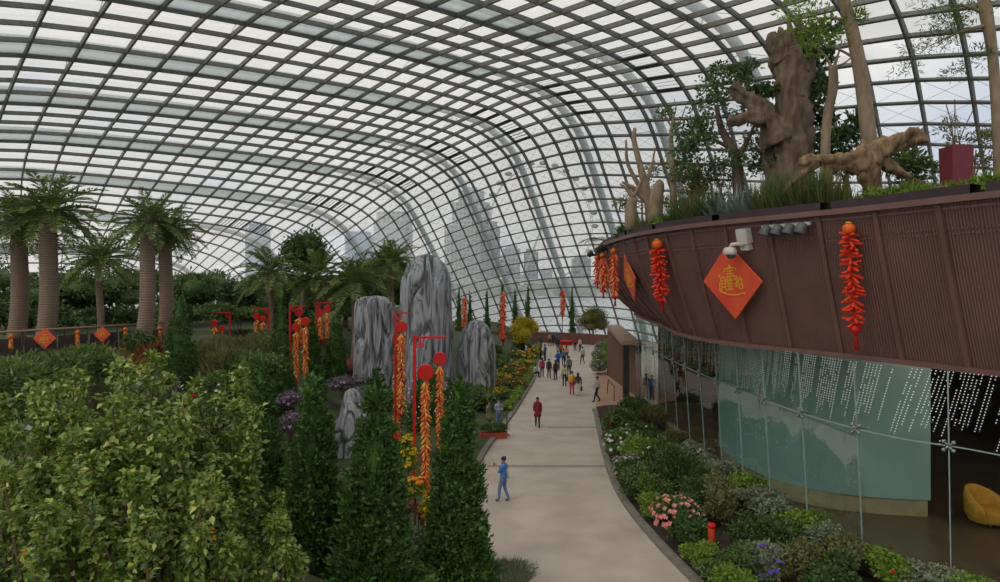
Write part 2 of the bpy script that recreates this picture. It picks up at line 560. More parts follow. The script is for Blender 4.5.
# kerbs and drain lines
kb = MB()
for f, sgn in ((XL, -1), (XR, 1)):
    y0, y1 = (14, 92) if sgn < 0 else (9, 43)
    P = np.array([(f(y), y, 0.0) for y in np.arange(y0, y1, 1.0)])
    P[:, 0] = np.convolve(np.pad(P[:, 0], 2, mode='edge'), np.ones(5) / 5, 'valid')
    Nn = np.tile([0, 0, 1.0], (len(P), 1))
    sweep(kb, P, Nn, 0.26, 0.0, 0.13)
struct(kb.build('trim_1', m_kerb, smooth=False))
dr = MB()
for (pa, pb) in (((487, 466), (606, 466)), ((548, 427), (598, 427))):
    a, b_ = G(*pa, 0.012), G(*pb, 0.012)
    sweep(dr, np.array([a, (a + b_) / 2, b_]), np.tile([0, 0, 1.0], (3, 1)), 0.28, 0.008, 0.0)
struct(dr.build('trim_2', m_drain, smooth=False))
# ------------------------------------------------------------------ balcony ring on the right
DECK_TOP = catmull([(17.5, 5, 0), (15.2, 9, 0), (13.0, 12.6, 0), (11.4, 15.3, 0), (10.1, 18.4, 0), (8.55, 21.2, 0), (7.4, 23.3, 0), (6.45, 26.2, 0), (5.95, 29.6, 0), (5.85, 36, 0),
                    (6.6, 45, 0), (8.3, 51.5, 0), (11.5, 56, 0), (17, 59, 0), (25, 60, 0)], 10)
DECK_TOP, DECK_U = resample(DECK_TOP, 0.35)
TAN = unit(np.gradient(DECK_TOP, axis=0)); INW = np.column_stack([TAN[:, 1], -TAN[:, 0], TAN[:, 2]])   # towards the building
ZT, ZB = 10.1, 5.95

m_fascia, nt, out = new_mat('corrugated_maroon_metal')
b = N(nt, 'ShaderNodeBsdfPrincipled'); b.inputs['Roughness'].default_value = 0.5; b.inputs['Specular IOR Level'].default_value = 0.35
uv = N(nt, 'ShaderNodeUVMap'); uv.uv_map = 'UVMap'
sx = N(nt, 'ShaderNodeSeparateXYZ'); nt.links.new(uv.outputs[0], sx.inputs[0])
mlt = N(nt, 'ShaderNodeMath', operation='MULTIPLY'); mlt.inputs[1].default_value = 2 * PI / 0.08
nt.links.new(sx.outputs['X'], mlt.inputs[0])
sn = N(nt, 'ShaderNodeMath', operation='SINE'); nt.links.new(mlt.outputs[0], sn.inputs[0])
bp = N(nt, 'ShaderNodeBump'); bp.inputs['Strength'].default_value = 0.5; bp.inputs['Distance'].default_value = 0.025
nt.links.new(sn.outputs[0], bp.inputs['Height']); nt.links.new(bp.outputs[0], b.inputs['Normal'])
tc = N(nt, 'ShaderNodeTexCoord'); nz = N(nt, 'ShaderNodeTexNoise'); nz.inputs['Scale'].default_value = 0.8; nz.inputs['Detail'].default_value = 6
nt.links.new(tc.outputs['Object'], nz.inputs['Vector'])
r = ramp(nt, [(0.3, lin(101, 71, 66)), (0.7, lin(116, 84, 77))], nz.outputs['Fac'])
nt.links.new(r.outputs[0], b.inputs['Base Color']); nt.links.new(b.outputs[0], out.inputs[0])
m_coping = plain('dark_plum_coping', lin(66, 48, 54), lin(54, 40, 46), 3, 0.6)
m_lip = plain('maroon_lip', lin(120, 88, 82), lin(106, 76, 71), 2, 0.5)
m_dark = plain('dark_soffit', lin(58, 56, 50), lin(46, 45, 40), 2, 0.8)

def deck_pt(i, v, off=0.0):
    """v 0 at the bottom, 1 at the top of the fascia; off outwards."""
    f = ss(23, 36, DECK_TOP[i][1])
    p = DECK_TOP[i] + INW[i] * ((1.15 + 1.45 * f) * (1 - v) ** (1.1 + 1.0 * f) - off)
    return np.array([p[0], p[1], ZB + (ZT - ZB) * v])

def deck_index_at_px(px):
    q = CX + F * DECK_TOP[:, 0] / DECK_TOP[:, 1]
    ok = [i for i in range(len(q) - 1) if (q[i] - px) * (q[i + 1] - px) <= 0]
    return ok[0]

K = len(DECK_TOP)
mb = MB()
NVV = 9
P = np.array([[deck_pt(i, v) for v in np.linspace(0, 1, NVV)] for i in range(K)])
mb.grid(P)
fascia = struct(mb.build('wall_balcony', m_fascia))
uvv = np.array([[DECK_U[i], v] for i in range(K) for v in np.linspace(0, 1, NVV)])
set_uv(fascia.data, lambda co: uvv)
# raised seams, bolt row, lips
mb = MB()
for i in range(3, K - 3, 5):
    pts = [deck_pt(i, v, 0.02) for v in np.linspace(0.01, 0.985, 8)]
    sweep(mb, np.array(pts), np.tile(-INW[i], (8, 1)), 0.14, 0.02, 0.09)
o = struct(mb.build('trim_seams', m_fascia, smooth=False)); set_uv(o.data, lambda co: np.zeros((len(co), 2)))
mb = MB()
for vv in (0.845, 0.815):
    for i in range(K - 1):
        for f in (0.0, 0.33, 0.66):
            c = deck_pt(i, vv) * (1 - f) + deck_pt(i + 1, vv) * f - INW[i] * 0.012
            mb.ball(c, 0.034, 6, 3)
struct(mb.build('trim_bolts', m_lip))
mb = MB()
def ringbar(v, w, h, dz=0.0, off=0.0, mat=0, i0=0, i1=K):
    pts = np.array([deck_pt(i, v, off) + [0, 0, dz] for i in range(i0, i1)])
    sweep(mb, pts, np.tile([0, 0, 1.0], (len(pts), 1)), w, h / 2, h / 2, mat)
ringbar(1, 0.34, 0.16, 0.05, 0.06); ringbar(0, 0.3, 0.14, -0.03, 0.03)
ringbar(0.965, 0.05, 0.07, 0, 0.02)
struct(mb.build('trim_lip', m_lip, smooth=False))
mb = MB()
for a in range(0, K - 12, 12):
    ringbar(1, 0.42, 0.24, 0.27, -0.25, 0, a, a + 12)
struct(mb.build('trim_coping', m_coping, smooth=False))
# soil of the balcony, soffit
mb = MB()
A = np.array([DECK_TOP[i] + INW[i] * 0.3 + [0, 0, ZT - 0.05] for i in range(K)])
B = A.copy(); B[:, 0] = np.maximum(A[:, 0] + 0.5, 26)
mb.grid(np.stack([A, A * 0.5 + B * 0.5, B], 1)[:, ::-1])
struct(mb.build('ground_balcony', m_soil))
mb = MB()
A = np.array([deck_pt(i, 0) for i in range(K)]); B = A.copy(); B[:, 0] = np.maximum(A[:, 0] + 0.5, 26)
mb.grid(np.stack([A, B], 1))
struct(mb.build('ceiling_soffit', m_dark))

# ------------------------------------------------------------------ glass front below the balcony
GB = catmull([(17.5, 7, 0), (15.2, 10.5, 0), (13.2, 14.2, 0), (11.95, 16.6, 0), (10.75, 18.0, 0), (9.95, 20.2, 0), (9.45, 24, 0), (9.25, 31, 0), (9.25, 38, 0), (9.3, 45, 0)], 10)
GB, GU = resample(GB, 0.25)
GT = unit(np.gradient(GB, axis=0)); GI = np.column_stack([GT[:, 1], -GT[:, 0], GT[:, 2]])
def glass_pt(i, z, off=0.0):
    p = GB[i] + GI[i] * (0.38 * (1 - z / 5.9) - 0.38 - off)
    return np.array([p[0], p[1], z])
m_facade, nt, out = new_mat('dotted_facade_glass')
tr = N(nt, 'ShaderNodeBsdfTransparent'); tr.inputs['Color'].default_value = (0.80, 0.90, 0.87, 1)
glo = N(nt, 'ShaderNodeBsdfGlossy'); glo.inputs['Roughness'].default_value = 0.0
fr = N(nt, 'ShaderNodeFresnel'); fr.inputs['IOR'].default_value = 1.45
fm = N(nt, 'ShaderNodeMath', operation='MULTIPLY'); fm.inputs[1].default_value = 0.28; nt.links.new(fr.outputs[0], fm.inputs[0])
m1 = N(nt, 'ShaderNodeMixShader')
nt.links.new(fm.outputs[0], m1.inputs[0]); nt.links.new(tr.outputs[0], m1.inputs[1]); nt.links.new(glo.outputs[0], m1.inputs[2])
def M(op, a, b_=None, c=None):
    n = N(nt, 'ShaderNodeMath', operation=op)
    for k, x in enumerate((a, b_, c)):
        if x is None: continue
        if isinstance(x, (int, float)): n.inputs[k].default_value = x
        else: nt.links.new(x, n.inputs[k])
    return n.outputs[0]
uv = N(nt, 'ShaderNodeUVMap'); uv.uv_map = 'UVMap'
sx = N(nt, 'ShaderNodeSeparateXYZ'); nt.links.new(uv.outputs[0], sx.inputs[0])
u, v = sx.outputs['X'], sx.outputs['Y']
p = M('DIVIDE', M('ADD', u, M('MULTIPLY', v, 0.30)), 0.10)
q = M('DIVIDE', v, 0.075)
pf, qf = M('FRACT', p), M('FRACT', q)
pc, qc = M('FLOOR', p), M('FLOOR', q)
dx = M('MULTIPLY', M('SUBTRACT', pf, 0.5), 0.10); dy = M('MULTIPLY', M('SUBTRACT', qf, 0.5), 0.075)
d2 = M('ADD', M('MULTIPLY', dx, dx), M('MULTIPLY', dy, dy))
dot = M('LESS_THAN', d2, 0.017 ** 2)
wn = N(nt, 'ShaderNodeTexWhiteNoise', noise_dimensions='1D'); nt.links.new(pc, wn.inputs['W'])
col = M('GREATER_THAN', wn.outputs['Value'], 0.25)
wn2 = N(nt, 'ShaderNodeTexWhiteNoise', noise_dimensions='1D'); nt.links.new(M('ADD', pc, 77.3), wn2.inputs['W'])
low = M('GREATER_THAN', v, M('ADD', 4.0, M('MULTIPLY', wn2.outputs['Value'], 0.75)))
wn3 = N(nt, 'ShaderNodeTexWhiteNoise', noise_dimensions='2D')
cx = N(nt, 'ShaderNodeCombineXYZ'); nt.links.new(pc, cx.inputs[0]); nt.links.new(qc, cx.inputs[1]); nt.links.new(cx.outputs[0], wn3.inputs['Vector'])
gap = M('GREATER_THAN', wn3.outputs['Value'], 0.10)
mask = M('MULTIPLY', M('MULTIPLY', dot, col), M('MULTIPLY', low, gap))
frit = N(nt, 'ShaderNodeBsdfDiffuse'); frit.inputs['Color'].default_value = (0.85, 0.92, 0.90, 1)
m2 = N(nt, 'ShaderNodeMixShader'); nt.links.new(mask, m2.inputs[0]); nt.links.new(m1.outputs[0], m2.inputs[1]); nt.links.new(frit.outputs[0], m2.inputs[2])
nt.links.new(m2.outputs[0], out.inputs[0])
ZZ = [0.45, 2.0, 4.0, 5.9]
mb = MB(); mb.grid(np.array([[glass_pt(i, z) for z in ZZ] for i in range(len(GB))]))
win = struct(mb.build('window_2', m_facade))
guv = np.array([[GU[i], z] for i in range(len(GB)) for z in ZZ]); set_uv(win.data, lambda co: guv)
m_steel = plain('brushed_steel', lin(150, 158, 156), lin(128, 136, 134), 12, 0.35, 0.6)
m_joint = plain('pale_glass_joint', lin(150, 170, 166), None, 6, 0.5)
mb = MB(); ft = MB()
mull = [i for i in range(2, len(GB), 9)]
def gpx(i, z=2.0):
    q = glass_pt(i, z); return CX + F * q[0] / q[1]
for i in mull:
    pts = [glass_pt(i, z, 0.012) for z in (0.45, 2, 4, 5.9)]
    sweep(mb, np.array(pts), np.tile(-GI[i], (4, 1)), 0.028, 0.01, 0.015)
    c = glass_pt(i, 4.0, 0.06)
    ft.tube([c + GI[i] * 0.5, c], 0.03, 8)
    for a in (45, 135, 225, 315):
        e = c + GT[i] * 0.15 * math.cos(math.radians(a)) + np.array([0, 0, 0.15 * math.sin(math.radians(a))])
        ft.tube([c, e], [0.035, 0.025], 6); ft.ball(e, 0.055, 8, 5)
tp = np.array([glass_pt(i, 4.0, 0.012) for i in range(len(GB))])
sweep(mb, tp, -GI, 0.03, 0.01, 0.015)
struct(mb.build('trim_joints', m_joint, smooth=False)); struct(ft.build('trim_fittings', m_steel))
# sill wall under the glass, planter wall in front
m_sill = plain('olive_stone_ledge', lin(112, 108, 84), lin(92, 90, 70), 4, 0.85, bump=0.2)
mb = MB()
sweep(mb, np.array([glass_pt(i, 0.45, 0.0) for i in range(len(GB))]), np.tile([0, 0, 1.0], (len(GB), 1)), 0.34, 0.45, 0.0)
struct(mb.build('wall_ledge', m_sill, smooth=False))

# interior: floor, back wall, end wall
m_inf = plain('brown_stone_floor', lin(112, 92, 74), lin(80, 66, 54), 1.4, 0.3, stretch=(1, 0.35, 1))
m_inw = plain('dark_brown_wall', lin(64, 50, 40), lin(50, 40, 32), 1.2, 0.7)
mb = MB()
A = np.array([glass_pt(i, 0.02, -0.1) for i in range(len(GB))]); B = A.copy(); B[:, 0] = 26
mb.grid(np.stack([A, B], 1)[:, ::-1])
struct(mb.build('floor_interior', m_inf))
mb = MB(); mb.box((25.2, 33, 2.97), (0.4, 54, 5.9)); struct(mb.build('wall_back', m_inw))
mb = MB(); mb.box((17.8, 44.6, 2.97), (14.4, 0.3, 5.9)); struct(mb.build('wall_end', m_inw))
for k, (x, y) in enumerate(((13.4, 33), (17.5, 28), (17.5, 38))):
    mb = MB(); mb.lathe([(0.32, 0.02), (0.32, 5.9)], (x, y, 0), 20); struct(mb.build('column', m_inw))

# curved teal partition on a beige plinth
m_teal = plain('teal_painted_partition', lin(150, 178, 174), lin(138, 168, 165), 0.7, 0.45)
m_beige = plain('beige_plinth', lin(178, 160, 124), lin(160, 142, 108), 2, 0.6)
def rounded_path(z, off=0.0):
    pts = [(15.5, 34.6 + off, 0), (13.2, 34.1 + off, 0), (11.3 - off * .5, 33.1, 0), (10.35 - off, 31.4, 0), (9.98 - off, 29.5, 0), (9.98 - off, 27.4, 0), (10.35 - off * .8, 25.6, 0), (11.2 - off * .4, 24.3, 0), (12.4, 23.55 - off, 0), (13.6, 23.2 - off, 0), (14.75 + off, 23.0 - off, 0)]
    c = catmull(pts, 8); c[:, 2] = z
    return c
part = thing('curved_partition', 'tall pale teal curved partition on beige plinth seen behind the dotted glass', 'partition', (12.3, 25, 0.03))
def wallstrip(name, zs, mat, off, thick):
    mb = MB()
    rows = [rounded_path(z, off) for z in zs]; P = np.stack(rows, 1)
    P = P - np.array([12.3, 25, 0.03])
    inn = P.copy(); T = unit(np.gradient(P[:, 0], axis=0)); nI = np.column_stack([-T[:, 1], T[:, 0], T[:, 2] * 0])
    inn = P + nI[:, None, :] * thick
    mb.grid(P[:, ::-1]); mb.grid(inn)
    mb.grid(np.stack([P[:, -1], inn[:, -1]], 1)[:, ::-1])
    mb.grid(np.stack([P[-1], inn[-1]], 1)); mb.grid(np.stack([P[0], inn[0]], 1)[:, ::-1])
    return mb.build(name, mat, part)
wallstrip('plinth', [0.03, 0.3, 0.62], m_beige, 0.0, 0.5)
wallstrip('panel', [0.62, 2, 3.2, 4.4, 5.6], m_teal, 0.06, 0.3)

# yellow tub chair
m_yel = plain('mustard_upholstery', lin(214, 160, 62), lin(190, 136, 48), 6, 0.8)
c = G(990, 524, 0.03)
ch = thing('tub_chair', 'mustard yellow round tub chair on the dark floor inside the glass', 'chair', c, math.radians(10))
mb = MB()
aa = np.linspace(math.radians(-5), math.radians(215), 26)
rows = []
for a in aa:
    ht = 0.55 + 0.62 * math.sin(max(0, min(PI, (a - math.radians(-5)) / math.radians(220) * PI))) ** 0.8
    prof = []
    for rr, z in ((0.62, 0.12), (0.72, 0.35), (0.74, ht * 0.8), (0.70, ht), (0.60, ht), (0.55, ht * .8), (0.52, 0.35), (0.5, 0.12)):
        prof.append((rr * math.cos(a), rr * math.sin(a), z))
    rows.append(prof)
mb.grid(np.array(rows)); o = mb.build('backrest', m_yel, ch)
mb = MB(); mb.lathe([(0.01, 0.12), (0.53, 0.12), (0.56, 0.2), (0.56, 0.42), (0.5, 0.5), (0.01, 0.52)], n=28); mb.build('seat', m_yel, ch)
for a in (45, 135, 225, 315):
    mb = MB(); mb.tube([(0.42 * math.cos(math.radians(a)), 0.42 * math.sin(math.radians(a)), 0.14), (0.46 * math.cos(math.radians(a)), 0.46 * math.sin(math.radians(a)), 0)], [0.03, 0.02], 8)
    mb.build('leg', m_steel, ch)

# entrance at the far end of the glass: roof slab, post, side wall, paved strip
m_slab = plain('tan_roof_slab', lin(168, 146, 122), lin(150, 130, 108), 3, 0.7)
m_brick = plain('brown_side_wall', lin(120, 88, 70), lin(100, 74, 60), 5, 0.8, bump=0.2)
m_tile = plain('terracotta_paving', lin(184, 146, 122), lin(164, 128, 106), 2.0, 0.75)
a, b_ = W(629, 342, 44), W(607, 327, 56)
mb = MB(); mb.add([(8.15, 44.6, 3.85), (9.3, 44.6, 3.85), (10.1, 56, 4.15), (9.0, 56, 4.15), (8.15, 44.6, 4.15), (9.3, 44.6, 4.15), (10.1, 56, 4.45), (9.0, 56, 4.45)],
    [[0, 3, 2, 1], [4, 5, 6, 7], [0, 1, 5, 4], [1, 2, 6, 5], [2, 3, 7, 6], [3, 0, 4, 7]]); struct(mb.build('roof_entrance', m_slab, smooth=False))
mb = MB(); mb.box((9.55, 52, 1.95), (0.3, 11, 3.9), 0.03); struct(mb.build('wall_entrance', m_brick, smooth=False))
mb = MB(); mb.box((8.45, 44.75, 1.93), (0.4, 0.3, 3.84)); struct(mb.build('pillar_entrance', m_dark, smooth=False))
mb = MB()
V = [G(598, 424, 0.02), (9.2, 38.6, 0.02), (9.3, 44, 0.02), (9.9, 60, 0.02), (8.7, 60, 0.02), (6.4, 44.5, 0.02)]
mb.add(V, [[0, 1, 2, 5], [5, 2, 3, 4]]); struct(mb.build('floor_strip', m_tile))
# handrail at the entrance
rl = thing('handrail', 'dark metal handrail on the terracotta strip before the entrance', 'handrail', (7.7, 45, 0.02))
mb = MB(); mb.tube([(0, 0, 0), (0, 0, 1.0)], 0.03, 8); mb.build('post', m_dark, rl)
mb = MB(); mb.tube([(0, 3, 0), (0.1, 3, 1.0)], 0.03, 8); mb.build('post', m_dark, rl)
mb = MB(); mb.tube([(0, -0.1, 1.0), (0.1, 3.1, 1.0)], 0.03, 8); mb.build('rail', m_dark, rl)

# warm fill lamps, added to brighten the dark interior behind the glass
m_fill_lamp, nt, out = new_mat('fill_lamp_glow')
em = N(nt, 'ShaderNodeEmission'); em.inputs['Color'].default_value = (1, 0.8, 0.55, 1); em.inputs['Strength'].default_value = 3.0
nt.links.new(em.outputs[0], out.inputs[0])
for k, (x, y, lab) in enumerate(((18.5, 21.5, 'added warm round fill lamp over the mustard tub chair'), (15.0, 19.0, 'added warm round fill lamp behind the lower end of the glass'), (14, 37, 'added warm round fill lamp deep behind the far glass'))):
    lt = thing('fill_lamp', lab, 'lamp', (x, y, 5.88))
    mb = MB(); mb.lathe([(0.01, 0.06), (0.26, 0.06), (0.28, -0.05), (0.22, -0.06)], n=20); mb.build('housing', m_dark, lt)
    mb = MB(); mb.lathe([(0.22, -0.05), (0.15, -0.07), (0.01, -0.075)], n=20); mb.build('diffuser', m_fill_lamp, lt)
    l = bpy.data.lights.new('fill_light', 'POINT'); l.energy = 150; l.color = (1, 0.82, 0.6); l.shadow_soft_size = 0.25
    lo = bpy.data.objects.new('fill_light', l); COL.objects.link(lo); lo.location = (x, y, 5.6)
# ------------------------------------------------------------------ materials of the festive things
m_red = plain('festive_red', lin(206, 30, 24), lin(180, 20, 18), 8, 0.45)
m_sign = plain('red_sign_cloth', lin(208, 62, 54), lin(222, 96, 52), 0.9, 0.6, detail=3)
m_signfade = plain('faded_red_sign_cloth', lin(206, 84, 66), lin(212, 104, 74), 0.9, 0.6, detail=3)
m_gold = plain('gold_lettering', lin(240, 178, 56), lin(220, 154, 44), 10, 0.45)
m_cracker = leafmat('firecracker_paper', [lin(206, 34, 22), lin(238, 96, 56), lin(248, 150, 100), lin(214, 44, 26), lin(250, 176, 120), lin(244, 122, 76)], 0.0, 0.45)
m_crackgold = leafmat('golden_firecracker_paper', [lin(206, 30, 18), lin(250, 176, 70), lin(254, 206, 100), lin(228, 70, 26), lin(252, 190, 84), lin(196, 24, 16), lin(236, 104, 36), lin(246, 150, 56)], 0.0, 0.28, 0.8)
m_lantern = plain('orange_lantern_silk', lin(232, 116, 26), lin(214, 84, 20), 12, 0.5)
m_white = plain('white_housing', lin(206, 200, 190), lin(188, 182, 172), 5, 0.5)
m_greymetal = plain('grey_lamp_housing', lin(104, 106, 106), lin(84, 86, 87), 8, 0.5, 0.3)

# composite greeting character in gold strokes (local x right, z up, unit box -0.5..0.5)
GLYPH = [((-.02, .50), (.03, .43)), ((-.19, .40), (.22, .43)), ((-.19, .40), (-.23, .31)), ((.22, .43), (.24, .34)),          # roof
         ((-.13, .33), (.15, .35)), ((-.11, .24), (.13, .26)), ((.01, .35), (.01, .15)), ((-.15, .15), (.17, .17)), ((.09, .21), (.13, .18)),
         ((-.40, .12), (-.38, -.18)), ((-.40, .12), (-.22, .13)), ((-.22, .13), (-.21, -.17)), ((-.38, .03), (-.23, .03)), ((-.38, -.07), (-.23, -.07)),
         ((-.38, -.17), (-.22, -.17)), ((-.36, -.19), (-.43, -.28)), ((-.25, -.19), (-.19, -.27)),
         ((-.10, .12), (-.17, .00)), ((-.12, .06), (-.12, -.26)), ((-.11, .04), (.07, .05)), ((-.02, .11), (-.02, -.22)), ((-.11, -.06), (.06, -.05)), ((-.11, -.15), (.06, -.14)), ((-.12, -.25), (.08, -.23)),
         ((.14, .08), (.34, .11)), ((.24, .18), (.23, -.16)), ((.23, -.16), (.17, -.13)), ((.14, -.08), (.33, .00)),
         ((.30, .06), (.44, .08)), ((.44, .08), (.42, -.03)), ((.37, .14), (.30, -.02)), ((.30, -.08), (.44, -.07)), ((.30, -.08), (.31, -.21)), ((.44, -.07), (.43, -.21)), ((.31, -.21), (.43, -.21)),
         ((-.44, .20), (-.48, .13)), ((-.46, -.02), (-.48, -.26)), ((-.50, -.28), (-.36, -.35)), ((-.36, -.35), (-.10, -.41)), ((-.10, -.41), (.20, -.41)), ((.20, -.41), (.42, -.34)), ((.42, -.34), (.50, -.36))]

def diamond_sign(loc, out, up, size, label, faded=False, group=None, glyph=True, tall=1.0):
    """a diamond board hung on a wall; out = outward normal, up = direction up the wall."""
    out = Vector(out).normalized(); up = Vector(up).normalized()
    right = up.cross(out).normalized(); up = out.cross(right).normalized()
    Mx = Matrix((right, -out, up)).transposed().to_4x4()      # local x right, y into the wall, z up
    t = thing('diamond_sign', label, 'sign', loc, 0, group)
    t.rotation_euler = Mx.to_euler()
    h = size / 2 ** 0.5
    mb = MB()
    fr, bk = -0.05, 0.0
    pts = [(0, h * tall), (h, 0), (0, -h * tall), (-h, 0)]
    b2 = [(x * 0.97, z * 0.97) for x, z in pts]
    V = [(x, fr, z) for x, z in b2] + [(x, fr + 0.015, z) for x, z in pts] + [(x, bk, z) for x, z in pts]
    q = [[3, 2, 1, 0]] + [[i, (i + 1) % 4, 4 + (i + 1) % 4, 4 + i] for i in range(4)] + [[4 + i, 4 + (i + 1) % 4, 8 + (i + 1) % 4, 8 + i] for i in range(4)] + [[8, 9, 10, 11]]
    mb.add(V, q)
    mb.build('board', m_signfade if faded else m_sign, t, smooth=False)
    if glyph:
        mb = MB()
        s = size * 0.60
        for (x0, z0), (x1, z1) in GLYPH:
            d = Vector((x1 - x0, 0, z1 - z0)); L = d.length
            n = Vector((-d.z, 0, d.x)) / L * 0.022
            e = d / L * 0.012
            a = Vector((x0, 0, z0)) - e; b = Vector((x1, 0, z1)) + e
            V = [(a + n), (a - n), (b - n * 0.7), (b + n * 0.7)]
            Vf = [(v.x * s, fr - 0.018, v.z * s) for v in V]; Vb = [(v.x * s, fr + 0.001, v.z * s) for v in V]
            mb.add(Vf + Vb, [[0, 1, 2, 3], [0, 4, 5, 1], [1, 5, 6, 2], [2, 6, 7, 3], [3, 7, 4, 0]])
        o = mb.build('lettering', m_gold, t, smooth=False); o['label'] = 'gold brush character'
    return t

def wall_frame(px, py):
    """point on the balcony fascia seen at px,py: (position, outward normal, up-slope)."""
    best = None
    for i in range(2, K - 2):
        for v in np.linspace(-0.05, 1.0, 60):
            p = deck_pt(i, v)
            q = (CX + F * p[0] / p[1] - px) ** 2 + (HY - F * (p[2] - CZ) / p[1] - py) ** 2
            if (best is None or q < best[0]) and p[1] < 47:
                best = (q, i, v)
    _, i, v = best
    up = deck_pt(i, min(1, v + 0.1)) - deck_pt(i, min(1, v + 0.1) - 0.1)
    tn = np.array([*TAN[i][:2], 0.0])
    out = np.cross(tn, up); out = out / np.linalg.norm(out)
    if out @ INW[i] > 0: out = -out
    return Vector(deck_pt(i, v)), Vector(out), Vector(up).normalized(), i, v

def sign_on_fascia(px, py, size, label, faded=False, **kw):
    p, o, u, i, v = wall_frame(px, py)
    u = (u * 0.55 + Vector((0, 0, 0.45))).normalized(); o = (o - u * o.dot(u)).normalized()
    return diamond_sign(p + o * (0.06 + size * 0.07), o, u, size, label, faded, **kw)

def cracker_string(loc, down, L, w, label, style='crackers', parts=False, lantern=0.22, group=None, tassel=True, disc=None, cat='firecracker string', gold=False, face=(0, -1, 0)):
    """a hanging string of paper firecrackers: cord, lantern or disc on top, crackers, tassel. down = unit vector."""
    t = thing('firecracker_string', label, cat, loc, 0, group)
    dn = Vector(down).normalized()
    mat = m_crackgold if gold else m_cracker
    mb = MB(); mb.tube([Vector((0, 0, 0)), dn * (L * 0.98)], 0.012 + w * 0.03, 6); mb.build('cord', m_red, t)
    top = lantern * 1.6
    if disc:
        mb = MB(); f = Vector(face).normalized()
        mb.lathe([(0.001, -0.07), (disc * 0.92, -0.07), (disc, -0.03), (disc, 0.03), (disc * 0.92, 0.07), (0.001, 0.07)], dn * disc, 20, axis=f)
        mb.build('drum', m_red, t, smooth=False)
        top = disc * 2.0
    elif lantern:
        mb = MB(); mb.ball(dn * lantern * 1.05, lantern, 14, 10, sc=(1, 1, 0.86)); mb.build('lantern', m_lantern, t)
        mb = MB(); mb.lathe([(0.01, lantern * 0.12), (lantern * .45, lantern * .1), (lantern * .45, -lantern * .1), (0.01, -lantern * .12)], dn * (lantern * 0.12), 10); mb.build('cap', m_gold, t)
    tl = 0.0 if not tassel else min(0.9, L * 0.2)
    body = L - top - tl
    if parts:
        base = MB(); base.lathe([(0.001, -0.5), (0.17, -0.46), (0.2, 0), (0.17, 0.46), (0.001, 0.5)], n=8)
        me = base.mesh('firecracker', mat)
        rows = parts
        k = 0
        for r in range(rows):
            for a in range(4):
                ang = a * PI / 2 + r * 0.7 + random.uniform(-.3, .3)
                z = top + body * (r + random.uniform(0.1, .9)) / rows
                o = bpy.data.objects.new('firecracker', me); COL.objects.link(o); o.parent = t
                rad = Vector((math.cos(ang), math.sin(ang), 0)); rad = (rad - dn * rad.dot(dn)).normalized()
                d = (dn * random.uniform(-0.25, .75) + rad).normalized()
                ln = w * random.uniform(0.44, 0.56)
                o.rotation_euler = Vector((0, 0, 1)).rotation_difference(d).to_euler()
                o.scale = (ln * 0.72, ln * 0.72, ln)
                o.location = dn * z + d * (ln * 0.52)
    else:
        mb = MB()
        n = int(max(40, min(260, body / (w * 0.045))))
        for k in range(n):
            ang = k * 2.4 + random.uniform(-.4, .4)
            z = top + body * (k + .5) / n
            rad = Vector((math.cos(ang), math.sin(ang), 0)); rad = (rad - dn * rad.dot(dn)).normalized()
            d = (dn * random.uniform(0.6, 1.3) + rad).normalized()
            ln = w * random.uniform(0.42, 0.6)
            a, b = dn * z, dn * z + d * ln
            mb.tube([a, a * .5 + b * .5, b], [ln * .10, ln * .14, ln * .10], 6)
        mb.build('crackers', mat, t)
    if tassel:
        mb = MB(); zz = L - tl
        mb.lathe([(0.01, 0.0), (w * .22, -0.03), (w * .3, -tl * .22), (w * .12, -tl * .34), (w * .06, -tl * .5), (w * .10, -tl), (0.01, -tl)], dn * zz, 10, axis=-dn)
        # lathe z runs against dn
        mb.build('tassel', m_red, t)
    return t

def string_on_fascia(px, py0, py1, w, label, parts=False, lantern=0.2):
    p, o, u, i, v = wall_frame(px, py0)
    # goes down the slope of the wall, standing off it
    p2, o2, u2, i2, v2 = wall_frame(px + (py1 - py0) * 0.065, min(py1, 600))
    vmax = v
    L = 0.0
    Yd = p.y
    L = (py1 - py0) * Yd / F * 1.02
    dn = (-u * 0.45 + Vector((0, 0, -0.55))).normalized()
    return cracker_string(p + o * (0.06 + lantern), dn, L, w, label, parts=parts, lantern=lantern, group='firecracker strings on the balcony wall')

sign_on_fascia(737.5, 281, 1.86, 'large red diamond sign with gold character below the security camera')
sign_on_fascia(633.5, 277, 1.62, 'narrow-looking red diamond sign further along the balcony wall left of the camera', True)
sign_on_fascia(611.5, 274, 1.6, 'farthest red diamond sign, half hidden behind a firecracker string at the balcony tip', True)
string_on_fascia(857, 219, 345, 0.60, 'long red firecracker string with orange lantern nearest on the maroon wall', parts=24, lantern=0.18)
string_on_fascia(663, 237, 309, 0.72, 'red firecracker string hanging between the two front diamond signs', parts=22, lantern=0.22)
string_on_fascia(618, 248, 305, 0.62, 'red firecracker string just right of the farthest diamond sign', lantern=0.16)
string_on_fascia(606.5, 252, 297, 0.62, 'red firecracker string second from the balcony tip', lantern=0.16)
string_on_fascia(600.5, 255, 288, 0.62, 'outermost red firecracker string at the balcony tip', lantern=0.16)

